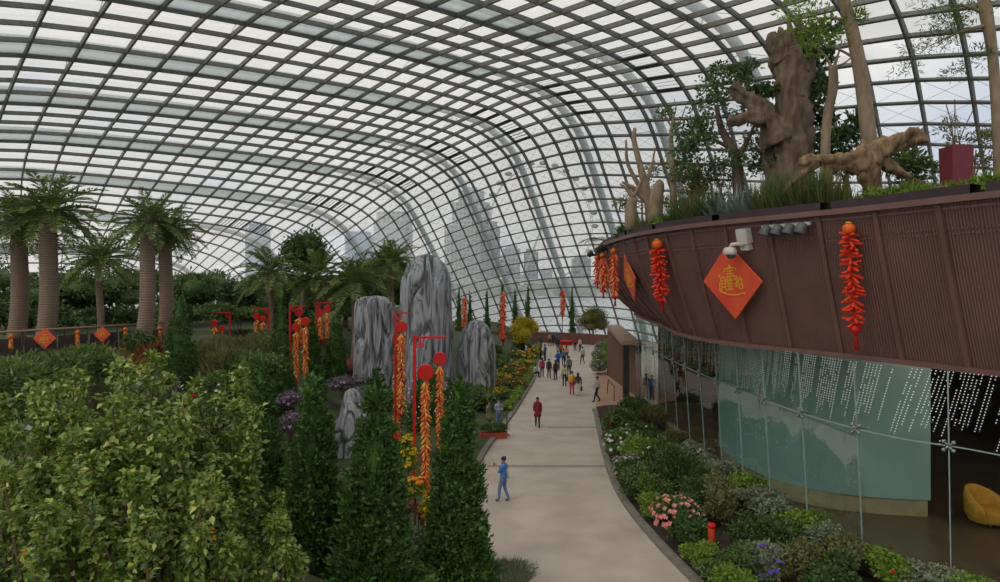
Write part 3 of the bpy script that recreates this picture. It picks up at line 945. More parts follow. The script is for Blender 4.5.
# security camera, flood lights, small lamps on the wall
p, o, u, i, v = wall_frame(748, 238)
right = Vector(TAN[i]) * -1
cm = thing('security_camera', 'white dome security camera with square box above the large diamond sign', 'camera', p + o * 0.02)
Rm = Matrix((right, -o, u)).transposed().to_3x3()
def lp(x, y, z): return Rm @ Vector((x, y, z))
mb = MB(); mb.box(lp(0.12, -0.14, 0.1), (0.42, 0.26, 0.5), M=Rm); mb.build('junction_box', m_white, cm, smooth=False)
mb = MB(); mb.box(lp(0.12, -0.1, -0.27), (0.34, 0.2, 0.2), M=Rm); mb.build('bracket', m_white, cm, smooth=False)
mb = MB(); mb.tube([lp(0.1, -0.2, -0.22), lp(0.02, -0.4, -0.1), lp(-0.15, -0.46, -0.1), lp(-0.24, -0.46, -0.22)], 0.06, 10); mb.build('arm', m_white, cm)
mb = MB(); mb.lathe([(0.02, 0.0), (0.17, -0.02), (0.22, -0.12), (0.23, -0.24), (0.21, -0.26), (0.18, -0.26)], lp(-0.24, -0.46, -0.18), 18); mb.build('housing', m_white, cm)
mb = MB(); mb.ball(lp(-0.24, -0.46, -0.43), 0.165, 16, 10); o_ = mb.build('lens_dome', plain('smoked_dome', lin(90, 90, 88), None, 5, 0.2), cm); o_['label'] = 'smoked grey lens dome'

p, o, u, i, v = wall_frame(786, 229)
right = Vector(TAN[i]) * -1
Rm = Matrix((right, -o, u)).transposed().to_3x3()
bar = thing('light_bar', 'grey wall bracket bar carrying the row of floodlights', 'bracket', p + o * 0.02)
mb = MB(); mb.box(lp(0, -0.16, 0.12), (1.7, 0.1, 0.1), M=Rm); mb.build('rail', m_white, bar, smooth=False)
for x in (-.7, .7):
    mb = MB(); mb.box(lp(x, -0.08, 0.12), (0.1, 0.18, 0.14), M=Rm); mb.build('bracket', m_greymetal, bar, smooth=False)
FLN = ['leftmost', 'second from left', 'third from left', 'rightmost']
for k, x in enumerate((-.62, -.2, .22, .64)):
    c = p + o * 0.02 + lp(x, -0.34, 0.0)
    fl_ = thing('floodlight', f'grey floodlight, {FLN[k]} on the bracket bar of the balcony wall', 'floodlight', c, 0, 'floodlights on the balcony wall')
    mb = MB(); mb.lathe([(0.03, 0.2), (0.12, 0.17), (0.15, 0.05), (0.19, -0.12), (0.18, -0.14), (0.15, -0.10), (0.01, -0.09)], (0, 0, 0), 14, axis=(lp(0.25, 0.45, 1))); mb.build('housing', m_greymetal, fl_)
    mb = MB(); mb.tube([lp(0, 0.18, 0.12), lp(0, 0.05, 0.14), lp(0, 0, 0.06)], 0.03, 8); mb.build('yoke', m_greymetal, fl_)
for px, py, lab in ((610, 249.5, 'small dark spotlight on the balcony rim above the second sign'), (596.5, 255.5, 'small dark spotlight at the very tip of the balcony rim')):
    p, o, u, i, v = wall_frame(px, py)
    sl = thing('spotlight', lab, 'spotlight', p + o * 0.1)
    mb = MB(); mb.tube([Vector((0, 0, 0)), o * 0.3 + Vector((0, 0, 0.1))], 0.05, 8); mb.build('arm', m_dark, sl)
    mb = MB(); mb.lathe([(0.02, 0.22), (0.16, 0.2), (0.22, -0.2), (0.02, -0.18)], o * 0.4 + Vector((0, 0, 0.1)), 12, axis=(o + Vector((0, 0, -0.6)))); mb.build('housing', m_dark, sl)

# ------------------------------------------------------------------ red frames with golden strings in the garden
def red_frame(px, py_top, py_base, Y, arm_px, label, z_base=None, back=0.5, post=0.05, double=False):
    b = W(px, py_base, Y) if z_base is None else Vector(((px - CX) * Y / F, Y, z_base))
    H = W(px, py_top, Y).z - b.z
    A = (arm_px - px) * Y / F
    t = thing('hanging_frame', label, 'frame', b)
    mb = MB(); mb.box((0, 0, H / 2), (post * 2, post * 2, H)); mb.build('post', m_red, t, smooth=False)
    mb = MB(); mb.box((A / 2, 0, H - post), (abs(A), post * 1.5, post * 1.5)); mb.build('arm', m_red, t, smooth=False)
    mb = MB(); s = 1 if A > 0 else -1
    for a in (0.34, 0.24):
        mb.box((s * a * 0.9, 0, H - 0.08 - a * 0.45), (post, post, a * 0.9))
        mb.box((s * a * 0.45, 0, H - 0.12 - a * 0.8), (a * 0.9, post, post))
    mb.build('fret_bracket', m_red, t, smooth=False)
    mb = MB(); mb.box((0, 0, 0.04), (0.5, 0.5, 0.08)); mb.build('foot', m_red, t, smooth=False)
    return t

def garden_string(px, py0, py1, Y, w, label, disc=0.27, group='golden firecracker strings in the garden', **kw):
    p = W(px, py0, Y); L = (py1 - py0) * Y / F
    return cracker_string(p, (0, 0, -1), L, w, label, disc=disc, lantern=0, gold=not kw.pop('red', False), group=group, **kw)

red_frame(414.5, 336, 524, 23.5, 446, 'tall red bracket frame standing nearest, in front of the grey rocks', z_base=0.12)
garden_string(425.5, 364, 512, 23.3, 0.46, 'long golden firecracker string with red drum, nearest, left under the front frame', disc=0.29)
garden_string(440, 352, 470, 23.9, 0.42, 'golden firecracker string with red drum hung at the arm end of the front frame', disc=0.24)
red_frame(395.5, 312, 472, 34, 410, 'red frame between the left rock and the tall rock', z_base=0.12)
garden_string(401.5, 321, 428, 33.6, 0.62, 'golden firecracker string with red drum in front of the gap between two rocks', disc=0.30)
garden_string(397, 334, 452, 34.6, 0.5, 'redder firecracker string hanging close behind the post between two rocks', disc=0.24)
red_frame(290, 305, 402, 42, 306, 'red frame among the dark cypresses holding three golden strings', z_base=W(0, 402, 42).z)
garden_string(299, 308, 352, 42.3, 0.55, 'golden string, highest of the three on the cypress frame', disc=0.28)
garden_string(296, 323, 392, 41.8, 0.55, 'golden string, left of the three on the cypress frame', disc=0.26)
garden_string(305.5, 317, 388, 41.6, 0.55, 'golden string, right of the three on the cypress frame', disc=0.28)
red_frame(316, 302, 372, 50, 332, 'red frame under the palms holding two golden strings', z_base=W(0, 372, 50).z)
garden_string(320.5, 309, 345, 50, 0.55, 'golden string, left of the pair under the palms', disc=0.28)
garden_string(327.5, 305, 345, 50, 0.55, 'golden string, right of the pair under the palms', disc=0.28)
red_frame(269, 308, 345, 52, 252, 'far red frame left of the palm trunk holding two strings', z_base=W(0, 345, 52).z)
garden_string(256.5, 313, 338, 52, 0.6, 'golden string, left of the far pair beside a palm trunk', disc=0.26)
garden_string(263, 315, 338, 52, 0.6, 'golden string, right of the far pair beside a palm trunk', disc=0.26)
red_frame(230, 312, 345, 50, 215, 'leftmost far red frame beyond the tall cypress', z_base=W(0, 345, 50).z)
garden_string(214.5, 320, 341, 50, 0.6, 'golden string, left under the leftmost far frame', disc=0.26)
garden_string(222, 326, 342, 50, 0.6, 'golden string, right under the leftmost far frame', disc=0.26)
for px, y0, y1, Y, lab in ((503, 292, 346, 76, 'tall red-orange firecracker column beside the yellow tree'), (464.5, 297, 332, 84, 'thin red-orange firecracker string behind the right rock'), (562.5, 290, 319, 92, 'red-orange firecracker string before the far glass between cypress columns')):
    garden_string(px, y0, y1, Y, 1.05, lab, disc=None, group='far firecracker columns', red=True)
    b = W(px, y0, Y); zb = 0.3
    st = thing('pole', 'slim dark pole holding the ' + lab, 'pole', (b.x, b.y + 0.25, zb))
    mb = MB(); mb.tube([(0, 0, 0), (0, 0, b.z - zb + 0.1)], 0.05, 8); mb.build('post', m_dark, st)
    mb = MB(); mb.tube([(0, 0, b.z - zb + 0.08), (0, -0.3, b.z - zb + 0.02)], 0.03, 6); mb.build('hook', m_dark, st)
# ------------------------------------------------------------------ outside: water, shore, towers, wheel
m_water = plain('grey_bay_water', lin(150, 160, 164), lin(136, 147, 152), 0.02, 0.25)
m_land = plain('far_shore', lin(112, 120, 108), lin(90, 100, 88), 0.03, 0.9)
def tower_mat(name, wall, glass, su, sv):
    m, nt, out = new_mat(name)
    b = N(nt, 'ShaderNodeBsdfPrincipled'); b.inputs['Roughness'].default_value = 0.4
    tc = N(nt, 'ShaderNodeTexCoord'); br = N(nt, 'ShaderNodeTexBrick')
    mp = N(nt, 'ShaderNodeMapping'); mp.inputs['Rotation'].default_value = (PI / 2, 0, 0)
    nt.links.new(tc.outputs['Object'], mp.inputs[0]); nt.links.new(mp.outputs[0], br.inputs['Vector'])
    br.offset = 0.0
    br.inputs['Color1'].default_value = glass; br.inputs['Color2'].default_value = tuple(c * 0.9 for c in glass[:3]) + (1,); br.inputs['Mortar'].default_value = wall
    br.inputs['Scale'].default_value = 1.0; br.inputs['Mortar Size'].default_value = 0.9
    br.inputs['Brick Width'].default_value = su; br.inputs['Row Height'].default_value = sv
    nt.links.new(br.outputs['Color'], b.inputs['Base Color']); nt.links.new(b.outputs[0], out.inputs[0])
    return m
m_tw1 = tower_mat('tower_grey_stone', lin(176, 178, 178), lin(140, 146, 150), 3.6, 4.2)
m_tw2 = tower_mat('tower_blue_glass', lin(140, 160, 178), lin(110, 138, 164), 5, 4)
m_tw3 = tower_mat('tower_dark_glass', lin(140, 146, 150), lin(104, 112, 118), 4, 4)
mb = MB(); mb.add([(-900, 125, -2), (900, 40, -2), (1500, 1600, -2), (-1600, 1600, -2)], [[0, 1, 2, 3]])
struct(mb.build('water', m_water))
mb = MB()
x = np.linspace(-900, 1100, 120)
top = np.array([3 + 6 * abs(mn.noise(Vector((v * 0.012, 3.1, 0)))) + 3 * abs(mn.noise(Vector((v * 0.06, 9.1, 0)))) for v in x])
P = np.stack([np.column_stack([x, np.full(120, 430), np.full(120, -2.2)]), np.column_stack([x, np.full(120, 440), top]), np.column_stack([x, np.full(120, 600), top * 1.1])], 1)
mb.grid(P[:, ::-1]); struct(mb.build('land', m_land))
mb = MB(); ap = np.array([[p[0], p[1], -0.3] for p in DOME[:, 0]]); bp_ = ap + np.array([*(NX * 16), -1.9]); mb.grid(np.stack([ap, bp_], 1)); struct(mb.build('ground_bank', m_land))

def tower(px0, px1, py_top, Y, mat, label, setback=None, depth=1.0, base=-1.0):
    x0, x1 = (px0 - CX) * Y / F, (px1 - CX) * Y / F
    zt = CZ - (py_top - HY) * Y / F
    w = x1 - x0
    t = thing('tower_block', label, 'building', ((x0 + x1) / 2, Y, base))
    H = zt - base
    def prism(w, z0, z1, ch=0.12):
        h = w / 2; c = w * ch; d = w * depth / 2
        pts = [(-h + c, -d), (h - c, -d), (h, -d + c), (h, d - c), (h - c, d), (-h + c, d), (-h, d - c), (-h, -d + c)]
        mb = MB(); V = [(x, y, z0) for x, y in pts] + [(x, y, z1) for x, y in pts]
        mb.add(V, [[i, (i + 1) % 8, 8 + (i + 1) % 8, 8 + i] for i in range(8)] + [[8, 9, 10, 15], [10, 11, 14, 15], [11, 12, 13, 14]])
        return mb
    if setback:
        z = 0
        for k, (f, wf) in enumerate(setback):
            prism(w * wf, z, H * f).build(['podium', 'shaft', 'crown', 'spire'][min(k, 3)], mat, t, smooth=False); z = H * f
    else:
        prism(w, 0, H * 0.93).build('shaft', mat, t, smooth=False)
        prism(w * 0.7, H * 0.93, H).build('crown', mat, t, smooth=False)
    return t
tower(446, 497, 188, 620, m_tw1, 'tall grey stepped skyscraper seen through the glass above the right rock', [(0.62, 1.0), (0.84, 0.72), (0.96, 0.5), (1.0, 0.22)])
tower(480, 500, 222, 560, m_tw3, 'darker slab tower standing right against the tall stepped skyscraper')
tower(376, 411, 213, 520, m_tw1, 'broad grey tower seen above the tall rock', [(0.9, 1.0), (1.0, 0.85)])
tower(347, 374, 232, 540, m_tw2, 'blue glass tower left of the broad grey tower')
tower(248, 268, 224, 560, m_tw2, 'faint pale tower behind the roof grid left of the palms')
tower(503, 520, 246, 600, m_tw1, 'mid height pale tower right of the tall skyscraper')
tower(524, 538, 249, 640, m_tw3, 'slim blue-grey tower over the far bridge')
tower(541, 552, 268, 640, m_tw1, 'low pale block over the far bridge')
tower(572, 590, 256, 600, m_tw3, 'squat grey tower before the balcony tip')
# road bridge across the bay
m_conc = plain('pale_bridge_concrete', lin(176, 176, 172), None, 0.1, 0.8)
br = thing('road_bridge', 'low pale road bridge across the bay beyond the far glass', 'bridge', (30, 395, -2))
mb = MB(); mb.box((0, 0, 9), (260, 10, 1.8)); mb.build('bridge_deck', m_conc, br, smooth=False)
mb = MB(); mb.box((0, -5, 10.4), (260, 0.4, 1.0)); mb.build('parapet', m_conc, br, smooth=False)
for k in range(9):
    mb = MB(); mb.box((-112 + 28 * k, 0, 4), (3, 6, 8)); mb.build('pier', m_conc, br, smooth=False)
# observation wheel
c = W(543, 224, 520)
R_ = 57 * 520 / F
wh = thing('observation_wheel', 'large observation wheel with capsules seen through the glass end wall', 'ferris wheel', (c.x, c.y, -1))
wc = Vector((0, 0, c.z + 1)); rot = math.radians(24)
def wp(a, r, d=0): return (wc.x + r * math.cos(a) * math.cos(rot) - d * math.sin(rot), r * math.cos(a) * math.sin(rot) + d * math.cos(rot), wc.z + r * math.sin(a))
aa = np.linspace(0, 2 * PI, 65)
for d in (-1.2, 1.2):
    mb = MB(); mb.tube([wp(a, R_, d) for a in aa], 0.22, 5, cap=False); mb.build('rim', m_greymetal, wh)
mb = MB()
for k in range(28): mb.tube([wp(k * 2 * PI / 28, 1.5), wp(k * 2 * PI / 28, R_)], 0.07, 3)
mb.build('spokes', m_greymetal, wh)
for k in range(28):
    mb = MB(); mb.ball(wp(k * 2 * PI / 28, R_ + 3.0), 2.0, 10, 6, sc=(1.5, 1, 0.9)); mb.build('capsule', m_greymetal, wh)
for s in (-1, 1):
    mb = MB(); mb.tube([wp(-1.1 if s > 0 else -2.04, R_ * 1.15, s * 8), wp(0, 0, 0)], 0.8, 8); mb.build('leg', m_conc, wh)
# ------------------------------------------------------------------ plant materials
def L_(*c): return [lin(*x) for x in c]
m_lf_camellia = leafmat('glossy_yellow_green_leaves', L_((98, 126, 46), (128, 150, 62), (76, 106, 42), (164, 178, 92), (60, 90, 38), (114, 138, 54), (188, 190, 102), (88, 116, 48)), 0.22, 0.32, 0.6)
m_lf_dark = leafmat('dark_green_leaves', L_((66, 92, 48), (82, 108, 54), (56, 80, 42), (96, 120, 62)), 0.2)
m_lf_conifer = leafmat('conifer_sprays', L_((60, 92, 44), (76, 110, 50), (52, 80, 40), (94, 128, 60), (66, 96, 46)), 0.12, 0.6, 0.2)
m_lf_mid = leafmat('mid_green_leaves', L_((88, 112, 58), (104, 128, 66), (74, 98, 52), (120, 140, 76)), 0.28)
m_lf_bright = leafmat('bright_green_leaves', L_((118, 146, 54), (136, 160, 70), (98, 128, 48), (152, 170, 84)), 0.3)
m_lf_silver = leafmat('silvery_green_leaves', L_((136, 144, 116), (116, 126, 98), (156, 162, 134), (104, 114, 88)), 0.2)
m_lf_olive = leafmat('olive_feathery_leaves', L_((112, 116, 66), (130, 130, 80), (92, 100, 56), (146, 140, 96)), 0.3)
m_lf_palm = leafmat('palm_leaflets', L_((104, 124, 66), (126, 144, 76), (86, 106, 56), (150, 160, 98)), 0.2, 0.5, 0.3)
m_lf_bg = leafmat('background_leaves', L_((84, 110, 66), (98, 124, 74), (72, 96, 58), (112, 134, 84)), 0.2)
m_lf_agave = leafmat('blue_agave_leaves', L_((130, 150, 140), (112, 134, 124), (146, 164, 152)), 0.1)
m_lf_yellow = leafmat('yellow_foliage', L_((196, 176, 40), (172, 160, 44), (210, 188, 58), (136, 140, 46)), 0.3)
m_lf_rust = leafmat('rust_red_leaves', L_((160, 84, 52), (120, 80, 50), (176, 104, 62), (96, 84, 50), (84, 90, 50)), 0.25)
m_lf_purple = leafmat('purple_bedding', L_((150, 126, 140), (130, 110, 128), (110, 100, 104), (92, 96, 74)), 0.2)
m_bark = plain('grey_brown_bark', lin(136, 116, 98), lin(84, 70, 58), 3.2, 0.9, bump=1.0, stretch=(1, 1, 0.3), detail=7)
m_bark2 = plain('pale_bark', lin(164, 142, 118), lin(124, 104, 84), 4, 0.85, bump=0.5, stretch=(1, 1, 0.4))
m_twig = plain('brown_twig', lin(104, 84, 62), lin(84, 66, 48), 6, 0.9)
m_drift = plain('weathered_driftwood', lin(166, 136, 104), lin(84, 64, 46), 4, 0.9, bump=1.0, detail=7, stretch=(1, 1, 0.25))
FL = {n: leafmat('petals_' + n, L_(*c), 0.25, 0.5, 0.2) for n, c in dict(
    white=((232, 230, 222), (220, 218, 206)), pink=((232, 150, 140), (238, 178, 166), (222, 120, 116)), red=((206, 50, 46), (186, 34, 36)),
    orange=((240, 160, 40), (236, 132, 30), (246, 190, 70)), yellow=((240, 204, 50), (228, 186, 40)), purple=((110, 84, 190), (130, 104, 204)), lilac=((196, 168, 206), (176, 150, 190))).items()}
# date palm trunk with leaf-scar rings
m_ptrunk, nt, out = new_mat('ringed_palm_trunk')
b = N(nt, 'ShaderNodeBsdfPrincipled'); b.inputs['Roughness'].default_value = 0.9
tc = N(nt, 'ShaderNodeTexCoord'); wv = N(nt, 'ShaderNodeTexWave', bands_direction='Z'); wv.inputs['Scale'].default_value = 2.6; wv.inputs['Distortion'].default_value = 2.5; wv.inputs['Detail'].default_value = 3
nt.links.new(tc.outputs['Object'], wv.inputs['Vector'])
r = ramp(nt, [(0.0, lin(122, 102, 88)), (0.8, lin(142, 120, 104))], wv.outputs['Fac'])
nt.links.new(r.outputs[0], b.inputs['Base Color'])
bp = N(nt, 'ShaderNodeBump'); bp.inputs['Strength'].default_value = 0.45; bp.inputs['Distance'].default_value = 0.04
nt.links.new(wv.outputs['Fac'], bp.inputs['Height']); nt.links.new(bp.outputs[0], b.inputs['Normal']); nt.links.new(b.outputs[0], out.inputs[0])

# ------------------------------------------------------------------ plant builders
def rdirs(n, rng, zlo=-1.0):
    z = rng.uniform(zlo, 1, n); a = rng.uniform(0, 2 * PI, n); r = np.sqrt(1 - z * z)
    return np.stack([r * np.cos(a), r * np.sin(a), z], -1)

def cloud(mb, c, rad, n, ln, wd, rng, lumps=9, lump=0.45, up=0.2, mat=0, core=True, jit=0.7, zlo=-0.6):
    """a crown of leaves gathered on lumps."""
    c = np.asarray(c, float); rad = np.asarray(rad, float)
    ld = rdirs(lumps, rng, zlo)
    lc = ld * rng.uniform(0.45, 0.75, (lumps, 1))
    lr = rng.uniform(0.7, 1.15, lumps) * lump
    k = rng.integers(0, lumps, n)
    d = rdirs(n, rng, -0.75)
    q = lc[k] + d * lr[k][:, None] * rng.uniform(0.72, 1.05, (n, 1))
    q = q * np.where(rng.uniform(0, 1, n) > 0.86, rng.uniform(1.0, 1.3, n), 1.0)[:, None]      # sprigs
    pos = c + q * rad
    out = unit(q * 0.5 + d)
    dr = unit(out + rng.normal(size=(n, 3)) * jit + np.array([0, 0, up]))
    nr = unit(out + rng.normal(size=(n, 3)) * 0.5 + np.array([0, 0, 0.6]))
    mb.leaves(pos, dr, nr, ln * rng.uniform(0.65, 1.25, n), wd * rng.uniform(0.7, 1.25, n), mat, 0.12, 0.12)
    if core:
        for i in range(lumps):
            s = lr[i] * 0.72
            mb.ball(c + lc[i] * rad, 1.0, 8, 6, mat, sc=rad * s)

FLOWER_MESH = {}
def flower_mesh(color, r):
    key = (color, round(r, 3))
    if key not in FLOWER_MESH:
        rng = np.random.default_rng(5)
        mb = MB(); n = 9
        a = np.arange(n) * 2 * PI / n
        d = np.stack([np.cos(a), np.sin(a), np.where(np.arange(n) % 2, 0.35, 0.9)], -1)
        mb.leaves(np.zeros((n, 3)), d, np.tile([0, 0, 1.0], (n, 1)), r, r * 0.8, 0, 0.15, 0.1)
        mb.ball((0, 0, r * 0.15), r * 0.3, 6, 4)
        FLOWER_MESH[key] = mb.mesh('blossom', FL[color])
    return FLOWER_MESH[key]

def add_flowers(t, c, rad, n, color, r, rng, zlo=0.0):
    d = rdirs(n, rng, zlo)
    for k in range(n):
        p = np.asarray(c) + d[k] * np.asarray(rad) * rng.uniform(0.95, 1.12)
        o = bpy.data.objects.new('blossom', flower_mesh(color, r)); COL.objects.link(o); o.parent = t
        o.location = p
        o.rotation_euler = Vector((0, 0, 1)).rotation_difference(Vector(d[k] + np.array([0, -0.4, 0.5]))).to_euler()
        s = rng.uniform(0.75, 1.25); o.scale = (s, s, s)

SEED = [100]
def shrub(name, label, cat, loc, rad, n, ln, mat, wd=None, stems=5, flowers=None, group=None, lumps=9, lump=0.45, up=0.2, lift=0.15, sink=0.02, jit=0.7, core=True):
    SEED[0] += 1
    rng = np.random.default_rng(SEED[0])
    t = thing(name, label, cat, (loc[0], loc[1], loc[2] - sink), rng.uniform(0, 6), group)
    cz = rad[2] * 1.0 + lift
    mb = MB(); cloud(mb, (0, 0, cz), rad, n, ln, wd or ln * 0.5, rng, lumps, lump, up, jit=jit, core=core)
    mb.build('foliage', mat, t)
    for k in range(stems):
        a = rng.uniform(0, 2 * PI); r0 = rng.uniform(0, .15) * rad[0]; r1 = rng.uniform(0.2, .6) * rad[0]
        mb = MB(); h = cz * rng.uniform(0.9, 1.3)
        mb.tube([(r0 * math.cos(a), r0 * math.sin(a), 0), ((r0 + r1) * .5 * math.cos(a), (r0 + r1) * .5 * math.sin(a), h * .5), (r1 * math.cos(a), r1 * math.sin(a), h)], [0.02 + rad[2] * .012, 0.018 + rad[2] * .008, 0.008], 6)
        mb.build('stem', m_twig, t)
    for f in (flowers or ()):
        color, nf, rf = f[:3]
        add_flowers(t, (0, 0, cz), np.asarray(rad) * 0.98, nf, color, rf, rng, f[3] if len(f) > 3 else 0.0)
    return t

def conifer(label, loc, H, R, n, seed, ln=0.30, slim=1.0, cat='conifer', group=None, name='cypress_tree', mat=None, base_r=0.75, sharp=0.85, core=0.62, tuft=0.24):
    rng = np.random.default_rng(seed)
    t = thing(name, label, cat, loc, 0, group)
    mb = MB()
    ph = rng.uniform(0, 6, 6)
    def prof(h):
        return R * (np.minimum(1, base_r + h * 2.2) * (1 - h) ** sharp * 1.02 + 0.02)
    # tufts: each branch end carries a plume of small sprays pointing up and out
    nb = max(60, n // (42 if tuft > 0.2 else 13))
    bh = np.clip(1 - np.sqrt(rng.uniform(0, 1, nb)) * 1.0, 0, 0.985); ba = rng.uniform(0, 2 * PI, nb)
    br = prof(bh) * (1 + 0.14 * np.sin(3 * ba + ph[0] + 7 * bh)) * rng.uniform(0.66, 1.0, nb) ** 0.8
    poke = rng.uniform(0, 1, nb) > 0.9; br = br * np.where(poke, rng.uniform(1.0, 1.18, nb), 1)
    tip = np.stack([br * np.cos(ba), br * np.sin(ba), 0.12 + bh * H * 0.94], -1)
    bo = np.stack([np.cos(ba), np.sin(ba), np.zeros(nb)], -1)
    bd = unit(bo * 0.6 + np.array([0, 0, 0.9]) + rng.normal(size=(nb, 3)) * 0.22)
    k = rng.integers(0, nb, n)
    sz = R * tuft * (1.0 - 0.55 * bh) + 0.03
    along = rng.uniform(-1.2, 1.3, n)
    pos = tip[k] + bd[k] * (along * sz[k])[:, None] + rng.normal(size=(n, 3)) * (0.42 * sz[k] * (1.25 - 0.45 * along))[:, None]
    d = unit(bd[k] + rng.normal(size=(n, 3)) * 0.55 + bo[k] * 0.25)
    nr = unit(bo[k] + rng.normal(size=(n, 3)) * 0.6 + np.array([0, 0, .3]))
    mb.leaves(pos, d, nr, ln * 0.62 * rng.uniform(0.6, 1.3, n) * (1 - 0.3 * bh[k]), ln * 0.26 * rng.uniform(0.7, 1.3, n), 0, 0.25, 0.05)
    hh = np.linspace(0, 1, 14)
    mb.lathe([(max(0.01, min(core, 0.80) * prof(x)), 0.1 + x * H * 0.93) for x in hh], n=14)
    mb.build('foliage', mat or m_lf_conifer, t)
    mb = MB(); mb.tube([(0, 0, -0.1), (0, 0, H * 0.5), (0, 0, H * 0.94)], [0.05 + R * 0.09, 0.04 + R * .05, 0.015], 8); mb.build('trunk', m_twig, t)
    return t

def palm(label, base, crown, r0, r1, fl_, seed, nf=44, group='date palms', droop=1.0, ln=0.55, bend=0.25, cat='palm'):
    rng = np.random.default_rng(seed)
    t = thing('date_palm', label, cat, base, 0, group)
    b, c = Vector((0, 0, 0)), Vector(crown) - Vector(base)
    mb = MB(); pts = [b.lerp(c, k / 8) + Vector((0.12 * math.sin(k * .6), 0, 0)) for k in range(9)]; pts[0].z -= 0.1
    mb.tube(pts, [r0 * 1.0] + [0.9 * (r0 + (r1 - r0) * k / 8) for k in range(1, 9)], 16)
    mb.build('trunk', m_ptrunk, t)
    mb = MB(); mb.lathe([(r1 * 0.95, -0.5), (r1 * 1.15, -0.1), (r1 * 1.0, 0.25), (r1 * .4, 0.5), (0.01, 0.55)], c, 12); mb.build('crown_shaft', m_bark, t)
    mb = MB()
    for k in range(nf):
        a = k * 2.39996 + rng.uniform(-.2, .2)
        e = 1.2 - 1.8 * (k / nf) ** 0.8 + rng.uniform(-.12, .12)       # start elevation, young fronds upright
        L = fl_ * rng.uniform(0.85, 1.1) * (0.75 + 0.25 * min(1, 3 * k / nf))
        p = np.array(c) + np.array([0, 0, 0.2]); d = np.array([math.cos(a) * math.cos(e), math.sin(a) * math.cos(e), math.sin(e)])
        P = [p]; m = 12
        for s in range(m):
            d = unit(d + np.array([0, 0, -0.062 * droop * (0.6 + s / m * 1.3)]))
            p = p + d * L / m; P.append(p)
        P = np.array(P)
        mb.tube(P, np.linspace(0.035, 0.008, m + 1) * fl_ / 3, 4, cap=False)
        u = np.linspace(0.16, 0.99, 30); q = np.stack([np.interp(u * m, np.arange(m + 1), P[:, i]) for i in range(3)], -1)
        tg = unit(np.stack([np.interp(u * m, np.arange(m + 1), np.gradient(P, axis=0)[:, i]) for i in range(3)], -1))
        side = unit(np.cross(tg, [0, 0, 1.0])); upv = np.cross(side, tg)
        for s in (-1, 1):
            dd = unit(side * s * 0.85 + tg * 0.55 + upv * 0.25 + rng.normal(size=(30, 3)) * 0.12)
            mb.leaves(q, dd, upv, ln * fl_ / 3 * np.sin(PI * np.clip(u, 0.1, 0.97)) ** 0.5 * rng.uniform(.8, 1.1, 30), 0.072 * fl_ / 3, 0, 0.2, 0.12)
    mb.build('fronds', m_lf_palm, t)
    return t

def tree(name, label, cat, base, trunk_pts, trunk_r, clouds, mat, ln, seed, bark=None, group=None, branches=(), core=True, jit=0.7, wd=None, lumps=8, lump=0.42):
    """trunk_pts relative to base; clouds: (centre, radii, n)."""
    rng = np.random.default_rng(seed)
    t = thing(name, label, cat, base, 0, group)
    if trunk_pts:
        mb = MB(); mb.tube(catmull(trunk_pts, 4), np.interp(np.linspace(0, 1, (len(trunk_pts) - 1) * 4 + 1), np.linspace(0, 1, len(trunk_r)), trunk_r), 12)
        mb.build('trunk', bark or m_bark, t)
    for br in branches:
        pts, rr = br
        mb = MB(); mb.tube(catmull(pts, 4), np.interp(np.linspace(0, 1, (len(pts) - 1) * 4 + 1), np.linspace(0, 1, len(rr)), rr), 8)
        mb.build('branch', bark or m_bark, t)
    if clouds:
        mb = MB()
        for c, rad, n in clouds:
            cloud(mb, c, rad, n, ln, wd or ln * 0.5, rng, lumps=lumps, lump=lump, core=core, jit=jit)
        mb.build('foliage', mat, t)
    return t

def at(px, py, Y):
    """ground-standing location under pixel column px at depth Y, resting on the terrain."""
    x = (px - CX) * Y / F
    return (x, Y, TZ(x, Y))
# ------------------------------------------------------------------ front row of cypresses
def px_conifer(label, pxc, py_top, w_px, Y, seed, n=9000, z0=None, **kw):
    x, y, z = at(pxc, 0, Y)
    if z0 is not None: z = z0
    H = W(0, py_top, Y).z - z
    return conifer(label, (x, y, z - 0.02), H, w_px * Y / F / 2, n, seed, **kw)
px_conifer('dark green cypress nearest the path, right of the red bracket frame', 458, 362, 64, 17.0, 1, 15000)
px_conifer('dark green cypress left of the red bracket frame, behind which the grey rocks rise', 375, 366, 76, 16.0, 2, 17000)
px_conifer('dark green cypress between the small pale rock and the leafy shrubs', 313, 364, 66, 17.0, 3, 16000)
px_conifer('slender cypress close behind the leafy shrubs, second from the left', 262, 340, 50, 20.0, 4, 12000, core=0.75)
px_conifer('tall narrow cypress left of the red frame with three golden strings', 281, 292, 30, 36.0, 5, 9000, z0=0.6, core=0.88, ln=0.22, tuft=0.14)
px_conifer('single pointed cypress in front of the big date palms', 180, 288, 46, 26.5, 6, 14000, z0=2.4, core=0.88, ln=0.2, base_r=0.95, sharp=0.85, tuft=0.13)
px_conifer('dark narrow cypress between the two palm frames with golden strings', 312, 308, 18, 46.0, 7, 5000, core=0.88, tuft=0.15)
px_conifer('dark narrow cypress right of the palm frame', 336, 304, 24, 47.0, 8, 6000, core=0.88, tuft=0.15)
px_conifer('small cypress below the golden strings of the red frame', 320, 358, 24, 30.0, 9, 4000)
px_conifer('young conifer at the foot of the left grey rock', 377, 364, 26, 41.0, 10, 4000)
px_conifer('young conifer at the foot of the tall rock beside the red post', 449, 376, 22, 36.0, 12, 3500)
